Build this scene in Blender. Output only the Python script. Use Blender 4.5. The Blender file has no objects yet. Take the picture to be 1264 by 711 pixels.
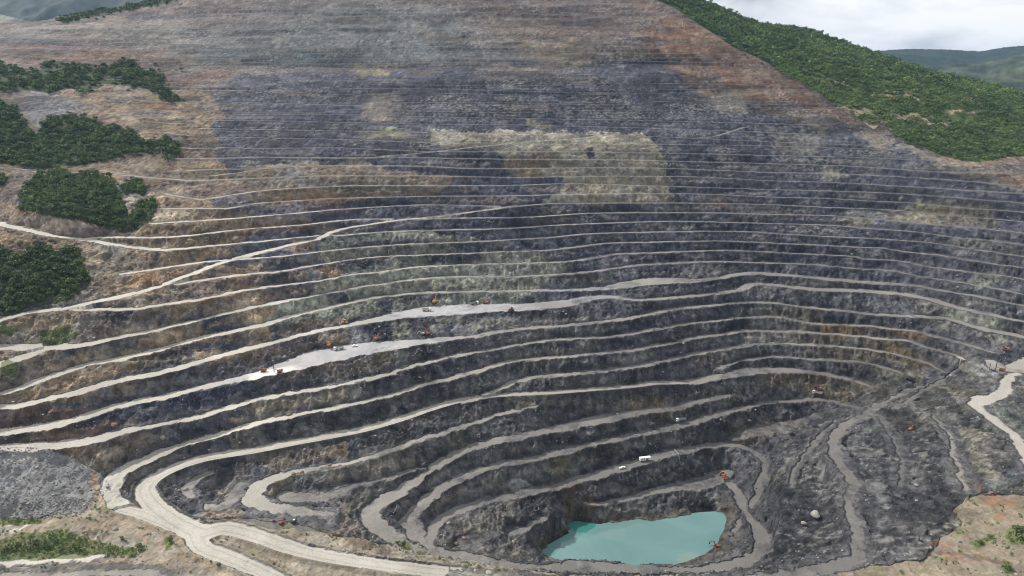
import bpy, math, random
import numpy as np
from mathutils import Vector, Matrix

random.seed(7)
rng = np.random.default_rng(7)
SC = bpy.context.scene
COL = SC.collection
F, CX, CY = 854.0, 632.0, 355.5
PITCH = math.radians(16.0)
CZ = 310.0
cP, sP = math.cos(PITCH), math.sin(PITCH)

# ---------------------------------------------------------------- geometry of the survey (a point seen from the flying camera -> the place)
def spot(x, y, z=None, D=None):
    u = (x - CX) / F
    v = (CY - y) / F
    dy = cP + v * sP
    dz = -sP + v * cP
    if D is not None:
        s = D / dy
    else:
        s = (z - CZ) / dz
    return (u * s, dy * s, CZ + dz * s)

def seen(X, Y, Z):
    h = Z - CZ
    depth = Y * cP - h * sP
    up = Y * sP + h * cP
    return CX + F * X / depth, CY - F * up / depth

# ---------------------------------------------------------------- noise
def _mix(n):
    n ^= n >> np.uint32(13); n *= np.uint32(1274126177); n ^= n >> np.uint32(16); n *= np.uint32(2246822519); n ^= n >> np.uint32(15)
    return (n & np.uint32(0xFFFFFF)).astype(np.float32) * np.float32(1 / 16777215.0)

def vn2(x, y, s=0):
    x = np.asarray(x, np.float32); y = np.asarray(y, np.float32)
    flx = np.floor(x); fly = np.floor(y)
    fx = x - flx; fy = y - fly
    A = flx.astype(np.int32).view(np.uint32) * np.uint32(374761393); B = fly.astype(np.int32).view(np.uint32) * np.uint32(668265263) + np.uint32((s * 1442695041) & 0xFFFFFFFF)
    A1 = A + np.uint32(374761393); B1 = B + np.uint32(668265263)
    fx = fx * fx * (3 - 2 * fx); fy = fy * fy * (3 - 2 * fy)
    a = _mix(A + B); b = _mix(A1 + B); c = _mix(A + B1); d = _mix(A1 + B1)
    a += (b - a) * fx; c += (d - c) * fx; a += (c - a) * fy
    return a

def fbm(x, y, n=4, s=0, lac=2.07, g=0.5):
    t = 0; a = 1.0; w = 0
    c, q = 0.8, 0.6
    for i in range(n):
        t = t + a * vn2(x, y, s + i * 17); w += a; a *= g
        x, y = (c * x - q * y) * lac + 3.7, (q * x + c * y) * lac + 9.1
    return t / w * 2 - 1

def ridged(x, y, n=4, s=0, lac=2.1, g=0.55):
    t = 0; a = 1.0; w = 0
    c, q = 0.8, 0.6
    for i in range(n):
        t = t + a * (1 - np.abs(vn2(x, y, s + i * 31) * 2 - 1)); w += a; a *= g
        x, y = (c * x - q * y) * lac + 1.3, (q * x + c * y) * lac + 5.2
    return t / w

def sstep(a, b, x):
    t = np.clip((x - a) / (b - a), 0, 1)
    return t * t * (3 - 2 * t)

# ---------------------------------------------------------------- traced benches and roads
LINES = []   # dict(pts=[(X,Y,Z,w)], tint, kind)

def zi(table, x):
    xs = [p[0] for p in table]; zs = [p[1] for p in table]
    return float(np.interp(x, xs, zs))

def line(pts, z=None, D=None, w=3.5, tint=1.0, kind='road', blend=2.0, hard=1.0):
    """pts (x,y[,w[,z]]); z a number or [(x,z)...]"""
    out = []
    for i, p in enumerate(pts):
        x, y = p[0], p[1]
        ww = p[2] if len(p) > 2 and p[2] is not None else w
        if len(p) > 3:
            q = spot(x, y, z=p[3])
        elif z is not None:
            q = spot(x, y, z=(zi(z, x) if isinstance(z, (list, tuple)) else z))
        else:
            q = spot(x, y, D=(zi(D, x) if isinstance(D, (list, tuple)) else (D(x, y) if callable(D) else D)))
        out.append((q[0], q[1], q[2], ww))
    # Catmull-Rom in plan
    P = np.array(out, float)
    P[:, 3] *= {'haul': .74, 'pad': 1.0, 'road': .84, 'shore': 1.0, 'c': 1.0}[kind]
    if kind == 'road': P[:, 3] = np.where(P[:, 3] > 8.5, P[:, 3] / .84, P[:, 3])
    if len(P) > 2:
        Q = np.vstack([2 * P[0] - P[1], P, 2 * P[-1] - P[-2]])
        res = []
        for i in range(1, len(Q) - 2):
            n = 2
            for k in range(n):
                t = k / n
                a, b, c, d = Q[i - 1], Q[i], Q[i + 1], Q[i + 2]
                r = 0.5 * ((2 * b) + (-a + c) * t + (2 * a - 5 * b + 4 * c - d) * t * t + (-a + 3 * b - 3 * c + d) * t ** 3)
                r[2:] = b[2:] + (c[2:] - b[2:]) * t
                res.append(r)
        res.append(P[-1])
        P = np.array(res)
    LINES.append(dict(P=P, tint=tint, kind=kind, blend=blend))

# table of distances for the upper wall
TX = [-150, 0, 300, 632, 950, 1100, 1264, 1420]
TY = [-60, 0, 40, 85, 110, 165, 190, 210, 230, 255]
TD = np.array([
    [1600, 1500, 1300, 1140, 1060, 930, 870, 820, 770, 730],
    [1600, 1500, 1290, 1120, 1040, 920, 860, 810, 760, 715],
    [1560, 1400, 1290, 1170, 1090, 955, 890, 838, 790, 745],
    [1500, 1340, 1240, 1130, 1070, 950, 895, 866, 838, 795],
    [1500, 1350, 1260, 1150, 1090, 980, 932, 897, 862, 826],
    [1500, 1350, 1260, 1150, 1090, 985, 925, 893, 862, 824],
    [1450, 1340, 1240, 1140, 1080, 960, 910, 865, 825, 770],
    [1400, 1300, 1200, 1100, 1040, 930, 870, 830, 790, 740]], float)
def Dup(x, y):
    r = np.array([np.interp(x, TX, TD[:, j]) for j in range(len(TY))])
    return float(np.interp(y, TY, r))

# --- bench lines, from the pit floor upwards (elevations in metres above the old pit floor)
ZK = {7: [(0, 55), (140, 55), (300, 61), (450, 65), (632, 70), (948, 73), (1190, 72)],
      8: [(0, 70), (300, 72), (450, 76), (632, 80), (948, 84), (1222, 80)],
      9: [(0, 78), (300, 84), (420, 88), (632, 90), (948, 94), (1264, 90)],
      10: [(0, 90), (300, 97), (450, 100), (632, 100), (948, 104), (1264, 99)],
      11: [(0, 95.5), (300, 108), (450, 110), (632, 110), (948, 115), (1264, 108)],
      12: [(0, 114), (300, 120), (632, 120), (948, 125), (1264, 117)],
      13: [(87, 133), (300, 131), (632, 130), (948, 133), (1264, 125)],
      14: [(187, 140), (632, 140), (948, 142), (1264, 134)],
      15: [(0, 150), (632, 150), (948, 150), (1264, 143)],
      16: [(0, 184), (25, 180), (100, 168), (187, 162), (316, 160), (632, 160), (948, 158), (1264, 151)],
      17: [(100, 168), (200, 170), (632, 170), (948, 167), (1264, 160)],
      18: [(0, 180), (632, 180), (948, 175), (1264, 168)],
      19: [(0, 189), (632, 189), (948, 183), (1264, 176)]}

line([(1190,444),(1175,437),(1143,427.7),(1119,420),(1088,418),(1064,415),(990,410),(943,408.6),(919,409),(857,417),(794,430),(732,437),(632,446),(591,457),(541,470),(516,477),(491,486),(441,497),(391,507),(341,517),(316,522.5),(282,533),(237,545.5),(200,558,6),(175,570.5,7),(150,583,7,54),(140,596,7,52),(138,609,7,49),(147,621,7,46.5)][::-1], z=ZK[7], w=4.5)
line([(0,552,6),(50,549,7),(100,545.5,7),(150,533,6),(175,528.5),(225,518.5),(275,506),(316,493.5),(353,486),(391,480),(441,470),(478,462),(516,450),(566,438.5),(632,427),(694,418.5),(752,416),(790,410),(832,402),(919,392),(960,391),(990,397.5),(1028,400.7),(1064,401.5),(1100,405.5),(1127,408),(1159,416),(1198,426),(1222,434)], z=ZK[8], w=4)
line([(0,533.5,7),(50,526,7),(100,516,7),(137,503.5),(200,491),(250,478.5),(300,467,7),(330,459,10),(366,449,15),(400,440,18),(441,432,17),(491,426,12),(530,421,7),(578,416),(631,407),(707,401),(782,392),(827,382),(907,374),(935,373),(959,374.5),(990,379),(1038,383),(1080,388),(1130,390),(1167,393,7),(1190,399,8),(1222,407.5,8),(1264,416,8),(1330,428,8)], z=ZK[9], w=5)
line([(0,502,5),(25,500,5),(75,488.5),(112,478.5),(150,470),(200,460),(250,446),(316,427),(366,415),(423,402),(466,394,9),(516,386,15),(566,382,17),(610,380,14),(650,379,12),(694,375,12),(745,366,8),(790,370,5),(864,364,5),(911,358,6),(927,351,6),(959,352,7),(998,357,8),(1064,359,9),(1111,362.5,8),(1143,368,8),(1167,375,8),(1190,381,8),(1222,388,7),(1264,397,6),(1330,411,6)], z=ZK[10], w=5.5)
line([(0,485.5),(25,478.5),(75,460.5),(112,449),(150,443.5),(200,431),(250,417),(316,402.5),(366,388.5),(416,377),(466,367),(516,362),(566,360.5),(632,359),(694,358),(744,356,8),(790,349,14),(830,346,12),(864,346,6),(896,342,6),(927,337,8),(975,340,7),(1020,344,7),(1064,348,8),(1127,352,6),(1151,357),(1175,361),(1198,364),(1222,369),(1264,377.5),(1330,389)], z=ZK[11], w=5)
line([(0,429,8),(50,428.5,8),(100,426,6),(150,415,6),(200,406),(250,393.5),(316,378.5),(378,366.5),(436,356),(478,349),(528,343),(566,341),(631,341.5),(682,339),(732,335),(782,328),(817,325.5),(882,323),(927,324),(998,326),(1064,332),(1103,334),(1135,341),(1171,346.7),(1195,350),(1222,355),(1264,363),(1330,376)], z=ZK[12], w=3.8)
line([(-40,463,5),(0,450,7),(25,442,8),(45,434,8),(60,429,8)], z=113, w=7)
line([(87,382),(162,381),(200,376),(250,368.5),(316,356),(391,347),(423,340.5),(466,336),(516,329),(566,327),(631,325),(707,322),(757,314),(807,312),(894,309),(948,311),(1048,316),(1064,319),(1111,322),(1143,328.5),(1190,335),(1214,338),(1246,341.5),(1264,345),(1330,357)], z=ZK[13], w=3.6)
line([(187,355),(250,345.5),(316,337.5),(341,335.5),(391,327),(441,319),(491,315.5),(566,313),(632,310),(682,308.5),(744,300.5),(794,299),(882,297.5),(948,299.5),(1023,303),(1064,305.5),(1088,306),(1122,311),(1159,315),(1190,320),(1230,326),(1264,331),(1330,343)], z=ZK[14], w=3.4)
line([(150,338),(212,329),(250,323),(285,321),(316,318.5),(366,314),(416,308),(466,303.5),(516,300.5),(566,299),(632,295.5),(682,293),(732,288),(832,286),(907,285.5),(948,287.5),(1023,292),(1098,295.5),(1160,301),(1198,307),(1264,317),(1330,329)], z=ZK[15], w=3.3)
line([(-40,268),(0,275.5,5),(25,282,5),(62,290.5,5),(100,295.5,5),(150,303,5),(187,307.5,5),(212,308,5),(262,303),(316,298.5),(366,293.5),(398,290.5),(423,290),(478,286),(541,284),(632,281.5),(682,278),(757,275),(832,273),(948,275.7),(1023,278),(1073,282),(1123,285.5),(1173,292),(1223,297),(1264,302),(1330,312)], z=ZK[16], w=3.3)
line([(100,295),(125,293),(162,293),(212,292.5),(275,285.5),(316,281.5),(341,280),(391,275.5),(441,270.5),(491,270.5),(536,270),(566,269),(632,268.5),(682,266),(732,263),(832,262.5),(907,263),(948,264.5),(1023,266),(1098,272),(1148,277),(1198,280.5),(1264,288),(1330,297)], z=ZK[17], w=3.3)
line([(190,275.5),(232,273),(275,270.5),(316,267),(366,263),(416,258.5),(466,255.5),(516,253),(566,253.5),(632,254.5),(682,251),(782,250.5),(844,250.5),(948,252.5),(1023,256),(1098,259),(1198,268),(1264,274),(1330,283)], z=ZK[18], w=3.3)
line([(195,258),(237,257),(280,257),(316,251),(366,247.5),(403,245),(466,243.5),(541,242),(632,241.5),(707,239.5),(832,238.5),(948,243),(1023,245),(1073,248),(1123,250.5),(1173,255),(1210,258),(1264,262),(1330,270)], z=ZK[19], w=3.0)
UP = [
 [(205,239),(250,246),(316,236),(366,232),(441,229),(566,229),(632,229),(707,226),(807,229),(948,234),(1035,236),(1110,239),(1173,243.5),(1264,250.5),(1330,258)],
 [(187,219),(237,223),(316,220),(391,217),(466,217),(541,217),(632,219),(757,217),(857,218),(948,223),(1035,225.5),(1123,230.5),(1173,233.5),(1264,239)],
 [(232,210),(275,209),(316,208.5),(366,205.5),(416,204),(516,205),(566,207.5),(632,208),(700,207),(807,207),(948,213),(1023,214),(1123,219),(1198,224),(1250,229)],
 [(212,196),(287,195),(316,194),(416,195),(491,194),(566,195.5),(632,196.5),(757,197),(807,198),(948,202),(1048,205),(1123,210),(1173,213),(1223,213)],
 [(270,182),(316,183),(419,182.5),(525,187),(632,187),(707,187),(807,188.5),(948,192),(1048,194),(1150,198)],
 [(264,170),(316,170),(419,172),(525,176),(632,177),(807,178),(950,180),(1048,183),(1120,186)],
 [(246,158.7),(330,160),(419,161.5),(528,163.5),(622,165),(690,166),(770,167),(865,171),(970,176),(1060,179)],
 [(250,148.6),(330,149),(420,151),(525,153),(632,154),(760,157),(890,161),(1000,166)],
 [(287,141),(419,141.5),(525,144),(632,146),(760,148),(890,151),(1000,154)],
]
for i, u in enumerate(UP):
    line(u, D=Dup, w=2.8 if i < 4 else 2.3, tint=(1.0, .8, 1.0, .6, .45, .35, 1.0, .3, .3)[i])
# ramp in the yellow rock
line([(470,193),(497,191),(530,188),(565,184),(589,181),(639,176.5),(700,172),(740,167)], D=Dup, w=3.0, tint=1.2)
line([(860,170),(880,169),(900,163),(918,157)], D=Dup, w=2.5)
line([(260,217),(295,213),(330,207)], D=Dup, w=2.5)
# worn upper benches: broken, uneven, some of them slumped away
_g = random.Random(11)
yy_ = 135.0
while yy_ > -8:
    xl = max(0, int(np.interp(yy_, [0, 12, 24, 32, 38], [260, 205, 140, 70, 0]))) if yy_ < 95 else 110
    xr = int(np.interp(yy_, [0, 15, 45, 85, 134], [790, 830, 875, 950, 1035])) + 5
    x_ = xl + _g.uniform(0, 60)
    while x_ < xr - 60:
        ln = _g.uniform(110, 380); x2 = min(x_ + ln, xr); tilt = _g.uniform(-.018, .018); y1 = yy_ + _g.uniform(-2.2, 2.2)
        if x2 - x_ > 50:
            pts = [(float(x), float(y1 + tilt * (x - x_) + 1.6 * math.sin(x / 63.0 + y1))) for x in np.linspace(x_, x2, max(3, int((x2 - x_) / 45)))]
            line(pts, D=Dup, w=_g.choice((1.6, 2.2, 3.0)), tint=_g.choice((.1, .12, .3, .45)), blend=1.5)
        x_ = x2 + _g.uniform(10, 90)
    yy_ -= _g.choice((6.0, 8.0, 11.0, 14.0))
# main diagonal ramp across the benches
line([(-60,412,None,131),(0,395.5,None,132),(37,386,None,132.5),(82,381,None,133.5),(125,371,None,137),(160,363,None,139),(195,354,None,141),(237,338,None,146),(275,323.5,None,150),(316,313,None,152),(366,300.5,None,156.5),(391,295.5,None,159.5),(416,284,None,163),(466,275.5,None,167),(503,270.5,None,169.5),(541,267.5,None,171.5),(591,260.5,None,176),(632,254.5,None,180)], w=5, tint=1.12)
# small links left of it

# --- main haul road: from the east wall round the near rim (level 5)
MAIN = [(1111,460,4,50),(1095,455,4,50),(1064,447,4,50),(998,442.6,4,52),(959,440,4,53),(919,445,4,54),(887,454,5,53)]
line(MAIN, tint=0.7)
line([(566,495,6,50),(591,490,6,52),(632,473,5,56),(660,465,5,58),(707,461,5,60),(782,453,5,60),(844,440,5,61.5),(907,428.5,5,62.5),(943,423.6,4,63),(990,425,4,63),(1064,430,4,63),(1103,437,4,62),(1143,447.5,4,61),(1162,459,3,60)], tint=0.9)
line([(1075,478,3,40),(1038,465,6,42),(1006,460,7,42.5),(967,457,9,43),(927,458.5,11,43.5),(882,466,8,45),(847,473,8,46.5)], tint=0.75)
line([(847,473,6,46.5),(807,473,8,47.5),(782,477,6,48.5),(732,481,6,49),(682,485,6,49.5),(632,487.5,6.5,50),(591,491.5,7,50),(566,495,7,50),(528,506,7,50),(491,518.5,7.5,49.5),(441,532,8,49),(366,546,8,48.5),(316,556,8,48),(262,564,8.5,47.5),(225,574,9,47),(195,588,9,46.5),(179,603,9.5,46),(187,620.5,10,45.5),(208,638,10,45),(232,652,12,45),(252,658,13,45),(278,652,10,45),(316,661,9,45),(366,678,8.5,45),(441,693,8,44),(516,703,8,43),(566,708,8,42),(640,716,8,41)], tint=1.15, kind='haul')
line([(240,655,11,45),(250,675,9,45),(280,688,8.5,45),(316,703,8,45),(345,717,8,45),(380,735,8,45)], tint=1.15, kind='haul')
# level 4
line([(660,502,3,45),(632,508,4,41),(603,516,4,40),(566,528,4.5,40),(548,533,4.5,40),(516,543,4,40),(476,558,4,40),(441,568,3.5,39.5),(403,575.5,3.5,39),(366,582,4,38.5),(331,593,6,38),(313,604,9,37.5),(318,618,9,37),(338,626,7,36.5),(366,630,6,36),(403,632,5,35.5)], tint=0.75)
line([(305,640,6,37.5),(340,645,7,37),(375,648,6,36.5),(410,652,4,35)], tint=0.0, kind='pad')
# floor inside that bend
line([(352,612,9,31),(390,614,7,30),(416,607,4,29.5),(441,598,3,29),(478,590.5,3,29),(496,584,3.5,29),(522,578,3.5,29.5)], tint=0.4)
# crater with ledge
line([(262,584,3,42),(245,591,3.5,42),(232,601,4.5,42),(238,612,3,41)], tint=0.5)
line([(285,588,2,33),(279,600,4,30),(268,611,3.5,30)], tint=0.1)
line([(300,600,6,37),(292,612,6,37),(280,624,4,38),(255,627,3,40)], tint=0.4)
line([(241,586,1.5,43),(262,577,2,43.5),(284,580,1.5,41)], tint=0, kind='c')
# level 3 road and hairpin
line([(900,488,4,32),(860,496,6,31),(832,503,7,30.5),(790,508,8,30),(752,516,9,30)], tint=0.3)
line([(752,516,9,30),(715,523,9,30),(682,531,8,30),(655,536,6.5,30),(631,540,6.5,30),(591,548.5,6.5,29),(553,565.5,6.5,28),(523,585.5,6.5,26.5),(491,607,7.5,24),(467,622,9,22.5),(458,634,10,21.5),(466,647,9.5,20),(487,662,8.5,17),(510,674,7.5,13),(541,682,7,9),(570,687,6.5,6),(600,692,6.5,3),(632,698,6.5,-3),(669,703,7,-8),(707,698,8,-11),(744,699.5,7.5,-13),(807,704.5,7.5,-15),(857,705,7.5,-15.5),(907,699,8,-15.5),(932,688,8.5,-15),(941,672,8,-14),(935,652,6.5,-13.5),(921,630,6,-14.5),(909,608,6,-16),(900,594,8,-17),(888,589,8,-17)], tint=0.54)
# level 2
line([(1080,512,3,26),(1038,498,5,23),(1014,493,5,22.5),(975,495,4.5,22),(943,498,4.5,22),(903,507.5,5,21.5),(864,518,5.5,21),(839,524,5.5,20.5),(807,533,5.5,20),(752,543,5.5,19),(702,555.5,6,18),(667,564,6,18),(631,571,6,17.5),(603,576,6,16.5),(566,590.5,6.5,15),(536,608,6.5,13.5),(513,628,7.5,12),(506,644,8.5,11),(512,660,8.5,9),(526,673,7.5,8.5),(545,682,7,8)], tint=0.46)
# level 1 road with the white trailer
line([(526,672,6,8.5),(527,662,6,7.5),(536,649,6,5.5),(553,635.5,6.5,4),(591,622,6.5,2.5),(631,613,6.5,1),(660,606,7,0.5),(682,602,6,0),(732,587,6.5,0),(767,577,7.5,0),(795,568.5,8,0),(827,560,7,0),(860,553,7,0),(890,549,7,0),(912,550.5,6,0),(929,558,4.5,-1),(943,571,4,-3),(941,585,4,-6),(936,608,4,-10),(928,626,4,-13.5)], tint=0.40)
# ledge over the pond and pit floor with loader
line([(722,622,3,-15),(752,619,4,-17),(782,613,4.5,-17.5),(832,602,7,-17.5),(860,598,11,-17.5),(885,590,13,-17.5),(898,582,8,-17)], tint=0.5)
line([(632,657,3,-9),(650,649,3,-8),(669,640,3.5,-7)], tint=0.5)
line([(575,672,9,1),(592,664,6,0),(610,660,4,-2)], tint=0.05, kind='pad')
line([(905,655,3,-22),(915,640,3,-19),(925,625,3,-15)], tint=0.5)
# pond shore and floor
SHORE = [(668,678),(677,688),(694,691),(744,693),(782,697),(837,697),(867,686),(884,673),(894,653),(897,638),(892,632),(857,634),(807,643),(789,638),(742,648),(714,644),(699,647),(707,658),(682,672),(668,678)]
line(SHORE, z=-24.6, w=0.8, tint=0, kind='shore', blend=2.5)
line([(690,682),(730,675),(790,672),(840,668),(875,650)], z=-36, w=9, tint=0, kind='c')
line([(712,655),(760,660)], z=-34, w=3, tint=0, kind='c')
# spoil crest near (700,640)
line([(640,640,2,-2),(663,637,2,-4),(690,636,2,-9)], tint=0, kind='c')
# brown floor under level 2 (right)
line([(905,541,4,2),(925,533,8,4),(955,527,9,6),(985,521,5,9),(1010,512,4,14)], tint=0.1, kind='pad')
# right side: drill pad and east road
line([(1222,446,6,78),(1236,455,12,76),(1250,458,9,75),(1262,447,7,76),(1300,430,8,77)], tint=0.75)
line([(1252,460,6,75),(1243,471,6,73),(1239,484,7,70),(1218,492,9,67),(1203,499,8,65.5),(1215,510,6,65),(1238,526,6,65),(1254,543,6,66),(1264,562,6,67),(1285,600,6,69),(1300,660,6,70)], tint=0.95)
# ravine road on the dump
line([(1135,478,5,47),(1100,492,5,44),(1075,505,5,41),(1050,520,5,38),(1027,540,5,36),(1032,560,5,35),(1042,581,5,34.5),(1052,601,5,34.5),(1048,625,5,34.5),(1055,645,5.5,35),(1059,680,5.5,35.5),(1048,693,6,35),(1023,700,5.5,34.5),(985,708,5.5,33.5),(940,716,6,33)], tint=0.62)
line([(1180,455,3,58),(1160,470,3,52),(1130,488,3,47),(1100,505,3,44)], tint=0.35)
line([(1083,515,2.5,42),(1100,540,2.5,43),(1112,570,2.5,44),(1108,600,2.5,44)], tint=0.3)
line([(1150,512,2.5,53),(1172,540,2.5,54),(1180,575,2.5,54),(1192,605,2.5,55)], tint=0.45)
line([(1030,520,2.5,33),(1005,545,2.5,26),(985,575,2.5,20),(972,600,2.5,16)], tint=0.35)
# dump body shaping
line([(955,590),(965,560),(985,535)], z=8, w=1, tint=0, kind='c')
line([(955,700),(962,660),(970,620),(985,580),(1000,550)], z=[(950,5),(1000,24)], w=1, tint=0, kind='c')
line([(1000,690),(1010,650),(1015,610),(1010,575)], z=21, w=1, tint=0, kind='c')
line([(1085,690),(1100,640),(1090,590),(1080,545),(1100,520)], z=42, w=1, tint=0, kind='c')
line([(1140,670),(1165,620),(1160,570),(1140,535)], z=51, w=1, tint=0, kind='c')
line([(1190,640),(1210,600),(1205,560),(1185,520)], z=59, w=1, tint=0, kind='c')
line([(1000,711),(1080,704),(1140,690),(1200,670),(1264,650),(1330,630)], z=[(1000,36),(1080,40),(1140,47),(1200,56),(1264,63),(1330,66)], w=1, tint=0, kind='c')
line([(1000,800),(1264,790),(1400,780)], z=[(1000,36),(1264,60),(1400,66)], w=1, tint=0, kind='c')
# near bank, left foreground
line([(560,692),(500,684),(470,676),(430,664),(400,656)], z=[(400,36),(430,38),(470,36),(560,24)], w=1, tint=0, kind='c')
line([(640,705),(760,711),(860,713)], z=[(640,8),(760,-4),(860,-6)], w=1, tint=0, kind='c')
line([(560,760),(760,780),(940,780)], z=[(560,40),(760,36),(940,34)], w=1, tint=0, kind='c')
line([(560,708),(640,716),(800,722),(940,716)], z=[(560,42),(640,41),(800,38),(940,33)], w=4, tint=1.0)
line([(0,645),(50,641),(100,632),(130,612),(138,600)], z=[(0,46),(100,46),(138,49)], w=1, tint=0, kind='c')
line([(-30,557),(0,556),(30,556),(50,560),(80,572)], z=[(-30,71),(0,71),(50,69),(80,62)], w=1.5, tint=0, kind='c')
line([(0,600),(50,602),(90,605)], z=[(0,59),(90,53)], w=1, tint=0, kind='c')
line([(148,628),(172,634),(195,643),(212,650)], z=45, w=7, tint=1.25, kind='haul')
line([(0,685),(30,686),(60,684),(90,680),(125,676)], z=42.5, w=4, tint=0, kind='c')
line([(0,696),(40,692),(80,690),(118,688)], z=43.5, w=2.5, tint=1.2)
line([(0,660),(60,658),(120,655),(200,665),(235,690),(260,711)], z=46.5, w=1, tint=0, kind='c')
line([(0,712),(60,712),(150,707),(200,712)], z=46, w=2.5, tint=0.5)
line([(-100,800),(200,800),(400,790)], z=46, w=1, tint=0, kind='c')
# left hillside
line([(-60,200),(0,207),(30,209),(50,212),(100,213),(150,216),(187,219)], D=Dup, w=3.0, tint=0.8)
line([(-80,240),(0,245),(60,250),(120,262),(170,285)], z=[(-80,205),(0,200),(60,202),(120,190),(170,172)], w=1, tint=0, kind='c')
line([(0,340),(60,335),(110,330),(140,320)], z=[(0,156),(140,153)], w=1, tint=0, kind='c')
line([(0,175),(80,170),(160,168),(225,172)], D=Dup, w=1, tint=0, kind='c')
line([(0,130),(80,128),(160,128),(240,130)], D=Dup, w=1.5, tint=0.2, kind='c')
line([(0,75),(60,78),(120,80),(220,90)], D=Dup, w=1, tint=0, kind='c')
for yy, a, b in ((152, 175, 235), (166, 205, 235), (183, 205, 265), (126, 165, 240), (101, 130, 245)):
    line([(a, yy - 3), ((a + b) / 2, yy), (b, yy + 1)], D=Dup, w=2.2, tint=0.7)
# top: skyline of the pit on the left, summit beyond the frame
line([(-120,32),(0,28),(30,28),(60,24),(90,19),(130,12),(170,5),(200,0)], D=lambda x, y: Dup(x, y) + 25, w=1, tint=0, kind='c')
def plan(pts, w=1.0):
    P = np.array([(a, b, c, w) for a, b, c in pts], float)
    LINES.append(dict(P=P, tint=0, kind='c', blend=2))
line([(200,-30),(420,-60),(632,-70),(760,-60),(820,-25)], D=Dup, w=1, tint=0, kind='c')
line([(-160,60),(0,56),(60,52),(130,40),(190,24)], D=1680, w=1, tint=0, kind='c')
plan([(-1100,1500,300),(-800,1480,350),(-600,1560,420),(-300,1750,520),(0,1800,560),(250,1800,540),(420,1800,480)])
plan([(-1500,2250,200),(0,2250,330),(800,2250,260),(1700,2250,150)])
plan([(-1500,700,330),(-1500,1500,260)])
plan([(-1500,160,80),(-600,160,60),(0,160,45),(600,160,60),(1700,160,90)])
plan([(1700,400,120),(1700,1500,110)])
# natural hillside on the right (woods), behind the pit rim
RIM = [(795,0),(835,15),(880,45),(905,62),(925,70),(960,87),(1000,112),(1040,135),(1055,150),(1078,166),(1100,174),(1125,186),(1160,196),(1200,212),(1240,224),(1264,236),(1330,262)]
def Drim(x, y): return Dup(x, y)
line(RIM, D=Drim, w=1.5, tint=0.1, kind='c')
line([(832,0),(860,15),(900,40),(950,64),(1000,90),(1050,112),(1100,135),(1150,155),(1200,172),(1264,195),(1330,215)], D=lambda x, y: Dup(x, y) + 70, w=1, tint=0, kind='c')
line([(852,0),(885,12),(926,38),(980,50),(1040,78),(1100,102),(1150,118),(1200,130),(1264,150),(1340,170)], D=[(852,1470),(926,1370),(980,1330),(1040,1250),(1100,1190),(1200,1110),(1264,1070),(1340,1000)], w=1, tint=0, kind='c')
line([(820,-18),(852,0),(885,8),(926,29),(935,32),(979,34),(997,36),(1032,48),(1066,62),(1098,72),(1139,87),(1182,97),(1210,102),(1264,117),(1340,140)], D=[(820,1600),(852,1580),(926,1520),(979,1620),(1066,1560),(1139,1420),(1210,1330),(1264,1260),(1340,1180)], w=1, tint=0, kind='c')
plan([(500,1980,400),(700,1900,330),(900,1800,270),(1150,1600,230),(1300,1400,210)])
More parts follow.
